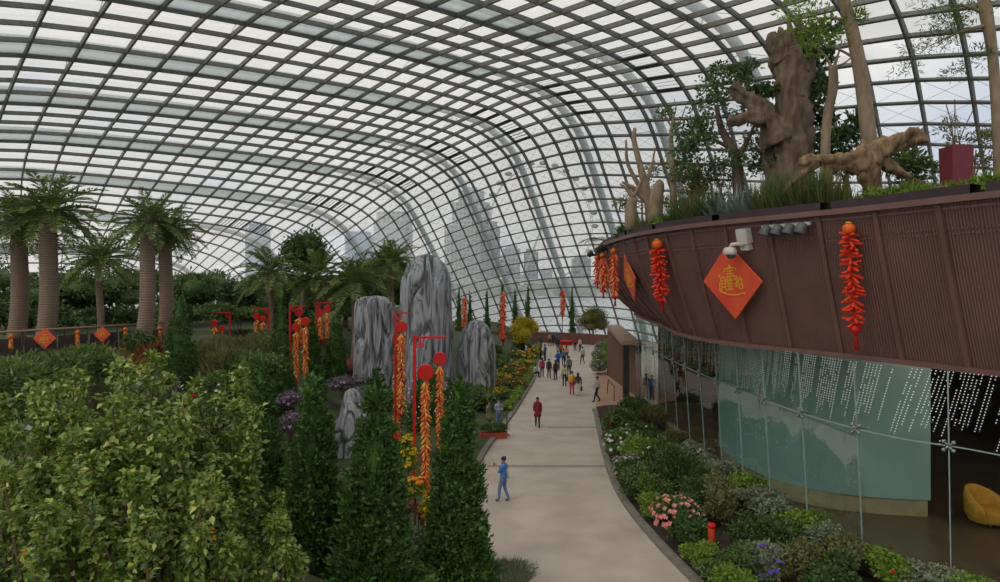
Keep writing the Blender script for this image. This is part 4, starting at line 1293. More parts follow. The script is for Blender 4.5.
# thin columns before the far glass
for k, (px, yt, Y, lab) in enumerate(((459, 283, 92, 'first from the left'), (470, 289, 92, 'second from the left'), (487, 285, 92, 'third from the left'), (502, 276, 92, 'behind the red-orange column'), (515, 284, 90, 'above the yellow tree'), (528, 280, 90, 'right above the yellow tree'), (572, 284, 90, 'standing alone near the balcony tip'))):
    H = W(0, yt, Y).z - 0.5
    conifer(f'thin dark cypress column before the far glass, {lab}', ((px - CX) * Y / F, Y, 0.1), H + .4, 0.46, 2600, 20 + k, ln=0.26, cat='conifer', core=0.86, group='cypress columns before the far glass', base_r=0.8, sharp=0.55)

# ------------------------------------------------------------------ leafy shrubs at the front left
spots = [(20, 392, 10.5, 1.0, 'yellow-green leafy shrub at the left edge'), (105, 362, 10.2, 1.15, 'tallest yellow-green leafy shrub, highest on the left'), (70, 440, 8.6, 0.9, 'yellow-green leafy shrub low in the left foreground with orange leaf'),
         (176, 395, 10.4, 1.1, 'yellow-green leafy shrub in front of the single pointed cypress'), (150, 455, 8.8, 0.9, 'yellow-green leafy shrub low in the middle of the left foreground'),
         (224, 404, 11.4, 0.75, 'yellow-green leafy shrub with bare stems beside the slender cypress'), (215, 478, 9.4, 0.8, 'yellow-green leafy shrub at the foot of the bare-stemmed one'), (262, 512, 10.4, 0.6, 'small yellow-green leafy shrub beside the front cypress'), (10, 485, 8.2, 0.8, 'yellow-green leafy shrub in the lower left corner'),
         (50, 385, 11.6, 1.0, 'yellow-green leafy shrub just below the feathery bush'), (150, 380, 11.8, 0.9, 'yellow-green leafy shrub right of the tallest one, set back'), (208, 374, 11.8, 0.65, 'tall thin yellow-green leafy shrub left of the slender cypress'), (240, 458, 11.0, 0.6, 'yellow-green leafy shrub below the slender cypress'), (115, 420, 9.6, 0.9, 'yellow-green leafy shrub in the centre of the left foreground')]
for k, (px, py, Y, r, lab) in enumerate(spots):
    x, y, z = at(px, 0, Y); top = W(px, py, Y).z
    SEED[0] += 1; rng = np.random.default_rng(SEED[0])
    t = thing('leafy_shrub', lab, 'shrub', (x, y, z - 0.03), 0, 'leafy shrubs at the front left')
    H = top - z
    mb = MB()
    ns = 9
    for s in range(ns):
        a = rng.uniform(0, 2 * PI); rr = r * rng.uniform(0.2, 1.05); hh = H * (1.0 if s == 0 else rng.uniform(0.68, 1.0))
        tip = np.array([rr * math.cos(a), rr * math.sin(a), hh])
        foot = np.array([0.25 * math.cos(a), 0.25 * math.sin(a), 0])
        mid = (tip + foot) / 2 + rng.normal(size=3) * 0.12
        P = catmull([foot, mid, tip], 8)
        st = MB(); st.tube(P, np.linspace(0.035, 0.008, len(P)), 6); st.build('stem', m_twig, t)
        n = 400
        nc = 10; cu = rng.uniform(0.25, 1.0, nc) ** 0.8; cu[0] = 1.0
        u = np.clip(cu[rng.integers(0, nc, n)] + rng.normal(size=n) * 0.035, 0.1, 1.0)
        base = np.stack([np.interp(u * (len(P) - 1), np.arange(len(P)), P[:, i]) for i in range(3)], -1)
        off = rdirs(n, rng, -0.5) * (r * 0.31 * (1.25 - 0.7 * u) * rng.uniform(0.1, 1, n) ** 0.6)[:, None]
        off[:, 2] *= 0.7
        d = unit(off + np.array([0, 0, 0.05]) + rng.normal(size=(n, 3)) * 0.25)
        nr = unit(np.array([0, 0, 1.0]) + rng.normal(size=(n, 3)) * 0.45)
        mb.leaves(base + off, d, nr, 0.108 * rng.uniform(.6, 1.3, n), 0.074 * rng.uniform(.7, 1.2, n), 0, 0.10, 0.25)
    mb.build('foliage', m_lf_camellia, t)
    if k in (2, 6):
        fl_ = MB(); fl_.leaves(np.array([[0.1, -r * .55, H * .78], [0.16, -r * .55, H * .75], [-.3, -r * .5, H * .6]]), np.array([[1, -.3, .2], [.6, -.6, -.4], [1, 0, .3]]), np.tile([0, -1, .6], (3, 1)), 0.11, 0.08)
        o = fl_.build('turned_leaves', FL['orange'], t); o['label'] = 'leaves turned yellow-orange'
    if k == 3:
        add_flowers(t, (0, 0, H * 0.9), (r * .5, r * .5, 0.3), 2, 'red', 0.09, rng)
    if k == 0:
        add_flowers(t, (0, 0, H * 0.85), (r * .6, r * .6, 0.3), 3, 'white', 0.05, rng)
# dense fern-like bush far left, and others between shrubs and palms
def P3(px, py, Y): return W(px, py, Y)
def mid_shrub(name, label, px, py_mid, Y, rx, rz, n, ln, mat, **kw):
    x = (px - CX) * Y / F; zc = W(px, py_mid, Y).z
    g = TZ(x, Y)
    z = max(g, zc - rz * 1.15) if zc - rz * 1.15 > g else g
    z = g
    lift = max(0.05, zc - g - rz)
    return shrub(name, label, kw.pop('cat', 'shrub'), (x, Y, z), (rx, rx, rz), n, ln, mat, lift=lift, **kw)
mid_shrub('feathery_bush', 'dense feathery green bush at the left edge behind the leafy shrubs', 28, 385, 14.5, 1.25, 0.8, 6500, 0.17, m_lf_mid, wd=0.05, stems=7)
mid_shrub('feathery_bush', 'smaller feathery green bush left of the tallest leafy shrub', 78, 372, 16.5, 0.9, 0.55, 3600, 0.16, m_lf_mid, wd=0.05)
mid_shrub('ornamental_grass', 'pale feathery ornamental grass between the single cypress and the palm frames', 222, 358, 31, 1.9, 0.9, 4200, 0.5, m_lf_olive, wd=0.05, cat='grass clump', up=1.3, core=True)
mid_shrub('ornamental_grass', 'pale feathery ornamental grass just right of the single cypress', 228, 372, 27, 1.0, 0.7, 2600, 0.42, m_lf_olive, wd=0.05, cat='grass clump', up=1.3)
mid_shrub('flowering_shrub', 'light green shrub with small pale flowers before the narrow cypress', 248, 372, 27, 1.3, 0.7, 3000, 0.22, m_lf_mid, flowers=[('white', 26, 0.06)])
mid_shrub('flowering_shrub', 'light green shrub with pale flowers behind the leafy shrubs', 215, 392, 21, 1.1, 0.6, 2600, 0.18, m_lf_mid, flowers=[('white', 20, 0.05)])
for k, (px, py, Y, lab) in enumerate(((95, 360, 25, 'rust red bedding plant under the left diamond signs'), (122, 372, 23, 'rust red bedding plant behind the tallest leafy shrub'), (132, 372, 25, 'rust red bedding plant left of the single cypress'), (150, 358, 27, 'rust red bedding plant close to the palm trunk beside the cypress'), (60, 362, 25, 'rust red bedding plant under the leftmost diamond sign'))):
    mid_shrub('bedding_plant', lab, px, py, Y, 0.75, 0.4, 1300, 0.3, m_lf_rust, wd=0.06, cat='bedding plant', up=1.0, group='rust red bedding plants')
mid_shrub('bedding_plant', 'greyish lilac bedding clump below the single cypress', 150, 393, 20, 1.0, 0.4, 1500, 0.14, m_lf_purple, cat='bedding plant', flowers=[('red', 4, .06)])
mid_shrub('bedding_plant', 'lilac flower clump between the front cypresses under the golden strings', 290, 402, 30, 0.6, 0.4, 900, 0.14, m_lf_purple, cat='bedding plant', flowers=[('lilac', 22, 0.09)])
mid_shrub('bedding_plant', 'lilac flower clump lower between two front cypresses', 291, 424, 27, 0.5, 0.5, 900, 0.14, m_lf_purple, cat='bedding plant', flowers=[('lilac', 18, 0.09)])
mid_shrub('bedding_plant', 'lilac and grey bedding before the left grey rock', 346, 384, 42, 1.4, 0.4, 1400, 0.2, m_lf_purple, cat='bedding plant', flowers=[('lilac', 24, 0.10)])
mid_shrub('weeping_shrub', 'dark weeping shrub hanging over the terrace rail beside the palm', 143, 346, 27.5, 0.62, 0.8, 2600, 0.30, m_lf_dark, wd=0.05, up=-1.2)
mid_shrub('low_hedge', 'low green shrubs right of the palm frame', 345, 371, 50, 1.6, 0.5, 1500, 0.25, m_lf_mid)
mid_shrub('low_hedge', 'low green shrubs left of the palm frame post', 262, 352, 46, 1.6, 0.8, 1800, 0.25, m_lf_mid)
mid_shrub('low_hedge', 'low green shrubs beneath the leftmost far red frame', 212, 347, 44, 1.8, 0.6, 1800, 0.25, m_lf_mid)

# ------------------------------------------------------------------ date palms
def px_palm(label, pb, pc, Y, wb, wt, fr, seed, zb=None, **kw):
    b = W(*pb, Y); c = W(*pc, Y)
    g = TZ(b.x, Y)
    b.z = g - 0.05
    return palm(label, b, c, wb * Y / F / 2.25, wt * Y / F / 2.25, fr * Y / F, seed, **kw)
px_palm('big date palm with leaning trunk, second from the left edge', (44, 328), (51, 214), 32, 22, 20, 60, 1)
px_palm('big date palm at the left edge of the picture', (15, 328), (22, 226), 33.5, 21, 18, 54, 2)
px_palm('big date palm nearest the pointed cypress, front of the right pair', (141, 322), (151, 226), 31, 19, 17, 48, 3)
px_palm('big date palm just behind the right pair front trunk', (162, 322), (168, 236), 33, 17, 15, 42, 4)
px_palm('smaller date palm between the two pairs of big palms', (99, 320), (100, 262), 44, 9, 8, 46, 5)
px_palm('date palm with slim trunk left of the dark domed tree', (270, 335), (271, 274), 55, 7, 6, 44, 6, nf=36)
px_palm('date palm right below the dark domed tree', (317, 340), (318, 280), 56, 8, 7, 46, 7, nf=36)
px_palm('date palm between domed tree and grey rocks', (352, 345), (356, 284), 54, 8, 7, 48, 8, nf=36)
px_palm('shaggy palm right behind the left grey rock', (390, 350), (392, 264), 58, 8, 7, 38, 9, nf=40)

# ------------------------------------------------------------------ background trees on the far left
bgt = [(302, 255, 66, 2.3, 2.3, 'dark round-headed tree rising above the palms in the middle', m_lf_dark), (8, 295, 58, 4.2, 2.6, 'dark background tree behind the leftmost palms', m_lf_bg), (70, 300, 62, 4.2, 2.4, 'dark background tree behind the second palm', m_lf_dark), (118, 292, 66, 3.8, 2.6, 'background tree behind the smaller palm', m_lf_bg),
       (185, 300, 64, 3.6, 2.8, 'background tree right of the big palm pair', m_lf_dark), (224, 296, 70, 3.8, 2.4, 'grey-green background tree right of the single cypress', m_lf_bg), (250, 302, 74, 3.6, 2.4, 'background tree left of the slim palm', m_lf_dark), (205, 285, 78, 3.2, 1.6, 'bright topped background tree against the low glass', m_lf_mid),
       (345, 300, 68, 3.6, 2.8, 'background tree behind the palms left of the rocks', m_lf_bg), (383, 285, 66, 3.0, 3.4, 'dark background tree touching the left grey rock', m_lf_dark), (405, 290, 64, 2.4, 3.2, 'dark leafy tree between left rock and tall rock', m_lf_bg), (292, 296, 70, 3.6, 2.6, 'background tree below the domed tree', m_lf_dark), (150, 284, 80, 3.6, 1.7, 'pale background tree low against the glass behind the palm pair', m_lf_bg)]
for k, (px, py, Y, rx, rz, lab, mt) in enumerate(bgt):
    x = (px - CX) * Y / F; g = TZ(x, Y); zc = W(px, py, Y).z
    tree('background_tree', lab, 'tree', (x, Y, g - 0.05), [(0, 0, 0), (0.1, 0, (zc - g) * .5), (0, 0, zc - g)], [0.35, 0.2, 0.1], [((0, 0, zc - g), (rx, rx, rz), 4200 if k == 0 else 2600)], mt, 0.42, 300 + k, lumps=22 if k == 0 else 10, lump=0.5 if k == 0 else .44, group='trees in front of the low glass')
for k, (px, py, Y, rx, rz, lab, mt) in enumerate(((240, 316, 58, 3.0, 0.9, 'clipped light green hedge mound behind the far strings', m_lf_mid), (215, 314, 56, 2.0, 0.8, 'clipped green hedge mound right of the single cypress', m_lf_mid), (60, 318, 48, 2.4, 1.0, 'dark shrub mound between the palm trunks', m_lf_dark), (120, 316, 46, 2.2, 1.0, 'dark shrub mound behind the second diamond sign', m_lf_dark), (290, 322, 58, 2.2, 1.0, 'dark shrub mound below the domed tree', m_lf_dark), (390, 325, 60, 3, 1.6, 'dark shrub mound behind the left rock', m_lf_dark), (180, 318, 46, 1.6, 1.0, 'dark shrub mound behind the single cypress', m_lf_dark), (5, 316, 46, 2, 1.2, 'dark shrub mound at the left edge behind the palms', m_lf_dark))):
    mid_shrub('shrub_mound', lab, px, py, Y, rx, rz, 2000, 0.3, mt, stems=3)

# ------------------------------------------------------------------ terrace rail with hanging signs on the far left
ra, rb_ = W(-14, 333, 27.5), W(172, 322.5, 33)
rail = thing('terrace_rail', 'brown terrace railing with dark panels in front of the big palms', 'railing', (ra.x, ra.y, 4.9))
d = rb_ - ra
mb = MB(); mb.tube([Vector((0, 0, ra.z - 4.9)), d + Vector((0, 0, ra.z - 4.9))], 0.05, 8); mb.build('handrail', plain('tan_handrail', lin(140, 114, 88), None, 5, 0.6), rail)
m_panel = plain('dark_rail_panel', lin(74, 62, 58), lin(58, 48, 46), 2, 0.6)
for k in range(7):
    p = d * (k / 6); mb = MB(); mb.tube([(p.x, p.y, -0.3), (p.x, p.y, ra.z - 4.9 + p.z)], 0.035, 6); mb.build('post', m_panel, rail)
for k in range(6):
    p = d * ((k + .5) / 6); ang = math.atan2(d.y, d.x)
    mb = MB(); mb.box((p.x, p.y + .05, 0.45 + p.z * .9), (d.length / 6 - 0.12, 0.03, 0.75), ang); mb.build('infill_panel', m_panel, rail, smooth=False)
dn_ = Vector((d.y, -d.x, 0)).normalized()
if dn_.y > 0: dn_ = -dn_
for px, py, s, lab in ((45, 338.5, 0.66, 'small orange-red diamond sign on the terrace rail under the second palm'), (102.5, 334.5, 0.52, 'small orange-red diamond sign on the terrace rail left of the weeping shrub')):
    f = (px + 14) / 186; Y = 27.5 + 5.5 * f - 0.55
    p = W(px, py, Y)
    diamond_sign(p, (0.1, -1, 0), (0, 0, 1), s, lab, group=None)
for px, y0, y1, lab in ((11, 334, 350, 'short orange firecracker string at the left end of the terrace rail'), (77.5, 330, 352, 'orange firecracker string between the two small diamond signs'), (125.5, 327, 360, 'longest orange firecracker string on the terrace rail beside the weeping shrub'), (160, 326, 350, 'orange firecracker string on the rail behind the single cypress')):
    f = (px + 14) / 186; Y = 27.5 + 5.5 * f - 0.45
    cracker_string(W(px, y0, Y), (0, 0, -1), (y1 - y0) * Y / F, 0.24, lab, lantern=0.1, gold=True, group='firecracker strings on the terrace rail')
mb = MB()

# ------------------------------------------------------------------ sculpted rocks
m_rock, nt, out = new_mat('painted_grey_rock')
b = N(nt, 'ShaderNodeBsdfPrincipled'); b.inputs['Roughness'].default_value = 0.85
tc = N(nt, 'ShaderNodeTexCoord'); mp = N(nt, 'ShaderNodeMapping'); mp.inputs['Scale'].default_value = (1.5, 1.5, 0.20)
nt.links.new(tc.outputs['Object'], mp.inputs[0])
nz = N(nt, 'ShaderNodeTexNoise'); nz.inputs['Scale'].default_value = 0.95; nz.inputs['Detail'].default_value = 3; nz.inputs['Distortion'].default_value = 0.6
nt.links.new(mp.outputs[0], nz.inputs['Vector'])
# thin dark veins painted down the prop: iso-lines of the noise
vs = N(nt, 'ShaderNodeMath', operation='MULTIPLY'); vs.inputs[1].default_value = 6.0; nt.links.new(nz.outputs['Fac'], vs.inputs[0])
vf = N(nt, 'ShaderNodeMath', operation='PINGPONG'); vf.inputs[1].default_value = 0.5; nt.links.new(vs.outputs[0], vf.inputs[0])
r = ramp(nt, [(0.02, lin(84, 85, 90)), (0.14, lin(134, 135, 140)), (0.5, lin(166, 167, 172))], vf.outputs[0])
nt.links.new(r.outputs[0], b.inputs['Base Color']); nt.links.new(b.outputs[0], out.inputs[0])
def rock(label, px0, px1, py_top, Y, seed, tops=None, base_py=None, depth=0.8, flare=1.0, round_top=0.5, n_ridge=9, lobe=0.05, depth_g=0.36):
    x0, x1 = (px0 - CX) * Y / F, (px1 - CX) * Y / F
    xc, hw = (x0 + x1) / 2, (x1 - x0) / 2
    g = TZ(xc, Y)
    H = W(0, py_top, Y).z - g
    nu, nv = 260, 80
    P = np.zeros((nu, nv, 3))
    for iu in range(nu):
        a = 2 * PI * iu / nu
        ca, sa = math.cos(a), math.sin(a)
        hmul = 1.0
        if tops:
            hmul = np.interp(ca, [t[0] for t in tops], [t[1] for t in tops])
        for iv in range(nv):
            v = iv / (nv - 1)
            cap = math.sqrt(max(0.0, 1 - max(0, (v - (1 - round_top)) / round_top) ** 2.2)) if v > 1 - round_top else 1
            R = cap * (1.02 - 0.10 * v)
            wob = 0.9 * mn.noise(Vector((ca * 1.2 + seed, sa * 1.2, v * 2.2)))
            f = a * n_ridge / (2 * PI) + wob * 1.5
            ridge = abs(math.sin(PI * f))
            fine = abs(math.sin(PI * (a * n_ridge * 2.7 / (2 * PI) + wob * 2.4 + 0.3)))
            if iv == nv - 1 or True: hm2 = hmul * (1 - lobe * (1 - min(1.0, abs(math.sin(PI * (a * n_ridge / (2 * PI) + 1.35 * mn.noise(Vector((ca * 1.2 + seed, sa * 1.2, 2.2)))))) * 1.7)))
            wv_ = ss(0.93, 1.0, v); hm2 = hm2 * (1 - wv_) + (0.955 if tops and round_top < .2 else 1.0) * wv_
            groove = depth_g * (min(1.0, ridge * 1.6) ** 0.6 - 0.92) + 0.035 * (fine ** 0.5 - .8)
            R *= 1 + groove + 0.06 * mn.noise(Vector((ca * 2 + seed * 3, sa * 2, v * 5)))
            P[iu, iv] = (hw * R * ca, hw * depth * R * sa, v * H * hm2 - 0.05)
    t = MB(); t.grid(P, closed_u=True)
    o = t.build('grey_rock', m_rock)
    o.location = (xc, Y, g)
    return tag(o, label, 'rock')
rock('tallest grey fluted rock pillar with rounded top', 400, 452, 253, 45, 3.1, round_top=0.24, n_ridge=8, lobe=0.07, depth_g=0.42)
rock('grey fluted rock with cleft top, left of the tallest pillar', 354, 398, 290, 46.5, 7.7, tops=[(-1, .93), (-.8, 1), (-.55, .99), (-.44, .84), (-.34, .95), (-.05, 1.0), (.15, .98), (.24, .86), (.34, .98), (.6, .97), (.75, .88), (1, .80)], round_top=0.09, n_ridge=5, lobe=0.14, depth_g=0.52)
rock('lower rounded grey fluted rock right of the tallest pillar', 457, 496, 319, 46.5, 11.3, round_top=0.45, n_ridge=10)
rock('small pale pointed rock behind the front cypresses', 328, 374, 387, 31, 5.2, tops=[(-1, .55), (-.3, .8), (.3, 1.0), (1, .85)], round_top=0.4, n_ridge=7)

# ------------------------------------------------------------------ planting round rocks and along the left of the path
mid_shrub('flowering_shrub', 'dark bush with tiny white flowers behind the red bracket frame', 428, 408, 30, 1.05, 1.7, 5200, 0.16, m_lf_dark, flowers=[('white', 90, 0.045, -0.3)])
mid_shrub('flowering_shrub', 'dark bush with tiny white flowers between the red post and the right rock', 452, 416, 31, 0.8, 1.2, 3000, 0.16, m_lf_dark, flowers=[('white', 24, 0.045, -0.3)])
mid_shrub('chrysanthemum_bush', 'bright yellow flowering column left of the red bracket post', 407, 455, 21, 0.28, 0.62, 1200, 0.12, m_lf_bright, flowers=[('yellow', 60, 0.09, -0.6)])
mid_shrub('chrysanthemum_bush', 'bright yellow flowering clump between red post and nearest cypress', 432, 510, 19.0, 0.30, 0.5, 900, 0.12, m_lf_bright, flowers=[('yellow', 46, 0.08, -0.6)])
mid_shrub('chrysanthemum_bush', 'orange-yellow flowering clump beside the front golden string', 415, 488, 20.2, 0.34, 0.35, 700, 0.12, m_lf_bright, flowers=[('orange', 40, 0.09, -0.3)])
mid_shrub('bedding_plant', 'red-brown bedding clump at the foot of the front golden string', 420, 512, 20.6, 0.4, 0.25, 600, 0.14, m_lf_rust, cat='bedding plant')
mid_shrub('leafy_undergrowth', 'pale green undergrowth between the two nearest front cypresses', 418, 552, 17.5, 0.75, 0.6, 2600, 0.14, m_lf_silver)
mid_shrub('leafy_undergrowth', 'pale green undergrowth at the foot of the cypress beside the path', 412, 585, 15.8, 0.6, 0.5, 1800, 0.13, m_lf_mid)
mid_shrub('leafy_undergrowth', 'green undergrowth below the small pale rock', 345, 500, 22, 0.8, 0.7, 2200, 0.15, m_lf_dark)
mid_shrub('rosemary_bush', 'grey-green spiky bush in front of the path at the lower edge', 512, 577, 17.4, 0.62, 0.28, 2200, 0.24, m_lf_silver, wd=0.025, up=1.4, core=False)
orange = [(478, 398, 44), (470, 408, 42), (488, 392, 47), (500, 380, 52), (508, 374, 55), (515, 368, 58), (522, 364, 61), (505, 362, 62), (512, 385, 50), (496, 398, 45.5), (528, 356, 66), (516, 354, 68), (535, 352, 70), (486, 378, 53), (520, 375, 55)]
for k, (px, py, Y) in enumerate(orange):
    mt = [m_lf_bright, m_lf_mid, m_lf_olive][k % 3]
    mid_shrub('marigold_clump', 'clump of orange and yellow flowers in the bed left of the path', px, py, Y, 0.95, 0.38, 800, 0.2, mt, cat='flower clump', flowers=[('orange', 14, 0.13), ('yellow', 8, .12)] if k % 4 != 3 else [('white', 14, 0.1), ('orange', 10, .12)], group='orange flower clumps left of the path', stems=2)
for k, (px, py, Y, lab) in enumerate(((484, 410, 41.5, 'green shrub at the foot of the right rock'), (465, 400, 43, 'green shrub right below the tall rock'), (500, 365, 60, 'green shrub behind the orange flower clumps'), (492, 352, 66, 'green shrub right of the rounded rock'), (520, 350, 72, 'green shrub in front of the yellow tree'))):
    mid_shrub('bed_shrub', lab, px, py, Y, 1.1, 0.7, 1500, 0.22, [m_lf_mid, m_lf_dark][k % 2])
# clipped edging hedge along the left of the path
SEED[0] += 1; rng = np.random.default_rng(SEED[0])
hd = thing('edging_hedge', 'low clipped green edging hedge along the left side of the path', 'hedge', (0, 0, 0))
mb = MB()
for y in np.arange(41.5, 80, 0.7):
    x = XL(y) - 0.42
    cloud(mb, (x, y, 0.28), (0.45, 0.5, 0.3), 150, 0.12, 0.07, rng, lumps=5)
mb.build('foliage', m_lf_bright, hd)
mb = MB(); mb.tube([(XL(y) - 0.45, y, 0.12) for y in np.arange(41.5, 80, 1.5)], 0.04, 6); mb.build('stem', m_twig, hd)
# yellow tree, round topiary, low far shrubs
x, y, z = at(523, 0, 72)
tree('yellow_tree', 'round yellow-leaved tree at the far end of the bed left of the path', 'tree', (x, y, z), [(0, 0, 0), (0, 0, 1.2), (0.1, 0, 2.4)], [0.14, 0.1, 0.06], [((0, 0, W(0, 334, 72).z - z), (2.0, 2.0, 1.75), 3600)], m_lf_yellow, 0.26, 411)
for k, (px, py, Y, r, lab) in enumerate(((593, 321, 86.5, 1.65, 'round clipped bush standing behind the far low wall'),)):
    g = 0.0; zc = W(0, py, Y).z
    tree('topiary_ball', lab, 'topiary', ((px - CX) * Y / F, Y, g), [(0, 0, 0), (0, 0, 1), (0, 0, zc)], [0.15, .12, .08], [((0, 0, zc), (r * 1.1, r * 1.1, r), 5000)], m_lf_olive, 0.22, 420 + k, lumps=26, lump=0.5)
for k, (px, py, Y, r, mt, lab) in enumerate(((596, 372, 58, 0.75, m_lf_silver, 'front silvery round bush of the row before the entrance'), (597, 363, 63, .8, m_lf_silver, 'second silvery round bush of the row before the entrance'), (598.5, 356, 68, .8, m_lf_silver, 'third silvery round bush of the row before the entrance'), (600, 350, 73, .85, m_lf_silver, 'farthest silvery round bush of the row before the entrance'),
                                            (605, 374, 58.5, .8, m_lf_bright, 'front bright green round bush of the row before the entrance'), (605, 364, 63.5, .85, m_lf_bright, 'second bright green round bush of the row before the entrance'), (605.5, 355, 69, .9, m_lf_bright, 'third bright green round bush of the row before the entrance'), (606, 347, 75, .9, m_lf_bright, 'farthest bright green round bush of the row before the entrance'))):
    shrub('round_bush', lab, 'bush', ((px - CX) * Y / F + .1, Y, 0), (r * .85, r * .85, r * .85), 1300, 0.17, mt, lift=0.0, stems=2, flowers=[('white', 22, 0.07)] if mt is m_lf_silver else None)
# far low terrace wall and red bench, planter trough
m_lowwall = plain('red_brown_low_wall', lin(120, 84, 72), lin(100, 70, 60), 2, 0.8)
mb = MB()
Pw = np.array([W(480, 332, 90), W(530, 333, 88), W(575, 335, 86.2), W(607, 337, 83)]); Pw[:, 2] = 1.35
sweep(mb, catmull(Pw, 6), np.tile([0, 0, 1.0], (19, 1)), 0.5, 1.35, 0); struct(mb.build('wall_terrace', m_lowwall, smooth=False))
c = G(566, 344.8)
bn = thing('round_bench', 'low round red bench in front of the far low wall', 'bench', c)
mb = MB(); mb.lathe([(0.01, 0.0), (0.75, 0.0), (0.7, 0.35), (0.01, 0.36)], n=24); mb.build('base', m_red, bn, smooth=False)
mb = MB(); mb.lathe([(0.01, 0.36), (1.0, 0.38), (1.05, 0.46), (1.0, 0.54), (0.01, 0.56)], n=24); mb.build('seat', m_red, bn)
c = G(493, 438.5)
m_terra = plain('terracotta_trough', lin(178, 92, 66), lin(156, 76, 54), 5, 0.75)
pl = thing('planter_trough', 'long terracotta planter trough with green plants at the left edge of the path', 'planter', c, math.radians(16))
mb = MB(); Lh, Wh, Hh = 0.72, 0.26, 0.34
V = [(-Lh * .92, -Wh * .85, 0), (Lh * .92, -Wh * .85, 0), (Lh * .92, Wh * .85, 0), (-Lh * .92, Wh * .85, 0), (-Lh, -Wh, Hh), (Lh, -Wh, Hh), (Lh, Wh, Hh), (-Lh, Wh, Hh), (-Lh * .93, -Wh * .8, Hh), (Lh * .93, -Wh * .8, Hh), (Lh * .93, Wh * .8, Hh), (-Lh * .93, Wh * .8, Hh), (-Lh * .93, -Wh * .8, Hh - .1), (Lh * .93, -Wh * .8, Hh - .1), (Lh * .93, Wh * .8, Hh - .1), (-Lh * .93, Wh * .8, Hh - .1)]
q = [[0, 3, 2, 1]]
for a, b_ in ((0, 4), (4, 8), (8, 12)): q += [[a + i, a + (i + 1) % 4, b_ + (i + 1) % 4, b_ + i] for i in range(4)]
q.append([12, 13, 14, 15]); mb.add(V, q)
for k in range(6): mb.box((-Lh + .12 + k * (2 * Lh - .24) / 5, -Wh - .005, Hh * .5), (0.05, 0.03, Hh * .9))
mb.build('trough', m_terra, pl, smooth=False)
SEED[0] += 1; rng = np.random.default_rng(SEED[0])
mb = MB(); cloud(mb, (0, 0, 0.5), (0.72, 0.28, 0.3), 1500, 0.16, 0.04, rng, up=0.8); mb.build('plants', m_lf_mid, pl)
c = G(507, 435)
sp_ = thing('sign_post', 'slim dark post at the end of the planter trough', 'post', c)
mb = MB(); mb.tube([(0, 0, 0), (0, 0, 1.5)], 0.025, 8); mb.build('pole', m_dark, sp_)
mb = MB(); mb.lathe([(0.01, 0), (0.14, 0), (0.14, .03), (0.01, .04)], n=14); mb.build('base', m_dark, sp_)
# ------------------------------------------------------------------ flower bed between the path and the glass
def bed(name, label, px, py, rx, rz, n, ln, mat, z=0.05, **kw):
    g = G(px, py, z)
    g.x = max(g.x, XR(g.y) + 0.08 + rx * 0.82)
    return shrub(name, label, kw.pop('cat', 'shrub'), (g.x, g.y, z), (rx * 1.08, rx * 1.08, rz * 1.2), int(n * 1.6), ln * 0.85, mat, lumps=15, lump=0.36, **kw)
# soil of the bed
ysb = np.arange(10, 43.2, 0.5)
mb = MB()
rows = []
for y in ysb:
    i = int(np.argmin(np.abs(GB[:, 1] - y))); xg = GB[i][0] - 0.05
    rows.append([(XR(y) + 0.1 + (xg - XR(y) - .1) * f, y, 0.02 + 0.14 * math.sin(PI * min(1, f * 1.2)) ** .5 * (f > 0)) for f in np.linspace(0, 1, 6)])
mb.grid(np.array(rows)[:, ::-1]); struct(mb.build('ground_bed', m_soil))
bed('leafy_bush', 'green bush with red blooms at the far end of the bed by the terracotta strip', 617, 436, 0.95, 0.55, 2600, 0.2, m_lf_mid, flowers=[('red', 5, 0.09)])
bed('leafy_bush', 'dark leafy bush at the far end of the bed beside the ledge', 636, 424, 0.9, 0.55, 2200, 0.2, m_lf_dark)
bed('ornamental_grass', 'olive grass tuft on the far end of the ledge', 652, 428, 0.7, 0.45, 1500, 0.34, m_lf_olive, wd=0.04, cat='grass clump', up=1.2)
bed('flowering_bush', 'bush of white flower heads, farthest white one beside the kerb', 622, 462, 0.75, 0.55, 2000, 0.15, m_lf_mid, flowers=[('white', 60, 0.085, -0.2)])
bed('flowering_bush', 'bush of white and pale pink flower heads right on the kerb', 613, 482, 0.6, 0.42, 1500, 0.14, m_lf_silver, flowers=[('white', 50, 0.075, -0.3), ('lilac', 12, 0.06)])
bed('leafy_bush', 'bright green leafy bush behind the pale kerb flowers', 640, 476, 0.85, 0.62, 2600, 0.17, m_lf_bright, flowers=[('white', 6, 0.08)])
bed('leafy_bush', 'mid green bush with a single red bloom in the middle of the bed', 640, 502, 0.75, 0.55, 2400, 0.15, m_lf_mid, flowers=[('red', 3, 0.09)])
bed('feathery_bush', 'dark feathery bush in the middle of the bed, tallest before the ledge', 682, 504, 0.95, 0.85, 4200, 0.24, m_lf_dark, wd=0.04, up=0.7)
bed('leafy_bush', 'green bush between the white flowers and the dark feathery bush', 660, 480, 0.75, 0.65, 2200, 0.16, m_lf_mid, flowers=[('white', 5, 0.09)])
bed('rose_bush', 'low bush covered in pink roses beside the orange-red bollard', 672, 540, 0.72, 0.5, 2600, 0.13, m_lf_mid, flowers=[('pink', 75, 0.085, -0.2)], cat='rose bush')
bed('leafy_bush', 'low bright green clump on the kerb left of the pink roses', 636, 520, 0.62, 0.36, 2000, 0.13, m_lf_bright)
bed('leafy_bush', 'low yellow-green clump on the kerb below the pink roses', 672, 570, 0.48, 0.28, 2200, 0.12, m_lf_bright)
bed('leafy_bush', 'low green clump at the lower edge of the bed with a lavender bloom', 700, 586, 0.5, 0.22, 2000, 0.12, m_lf_mid, flowers=[('lilac', 3, 0.08)])
bed('twiggy_bush', 'olive-brown twiggy bush behind the bollard', 716, 530, 0.6, 0.75, 1500, 0.14, m_lf_olive, cat='shrub')
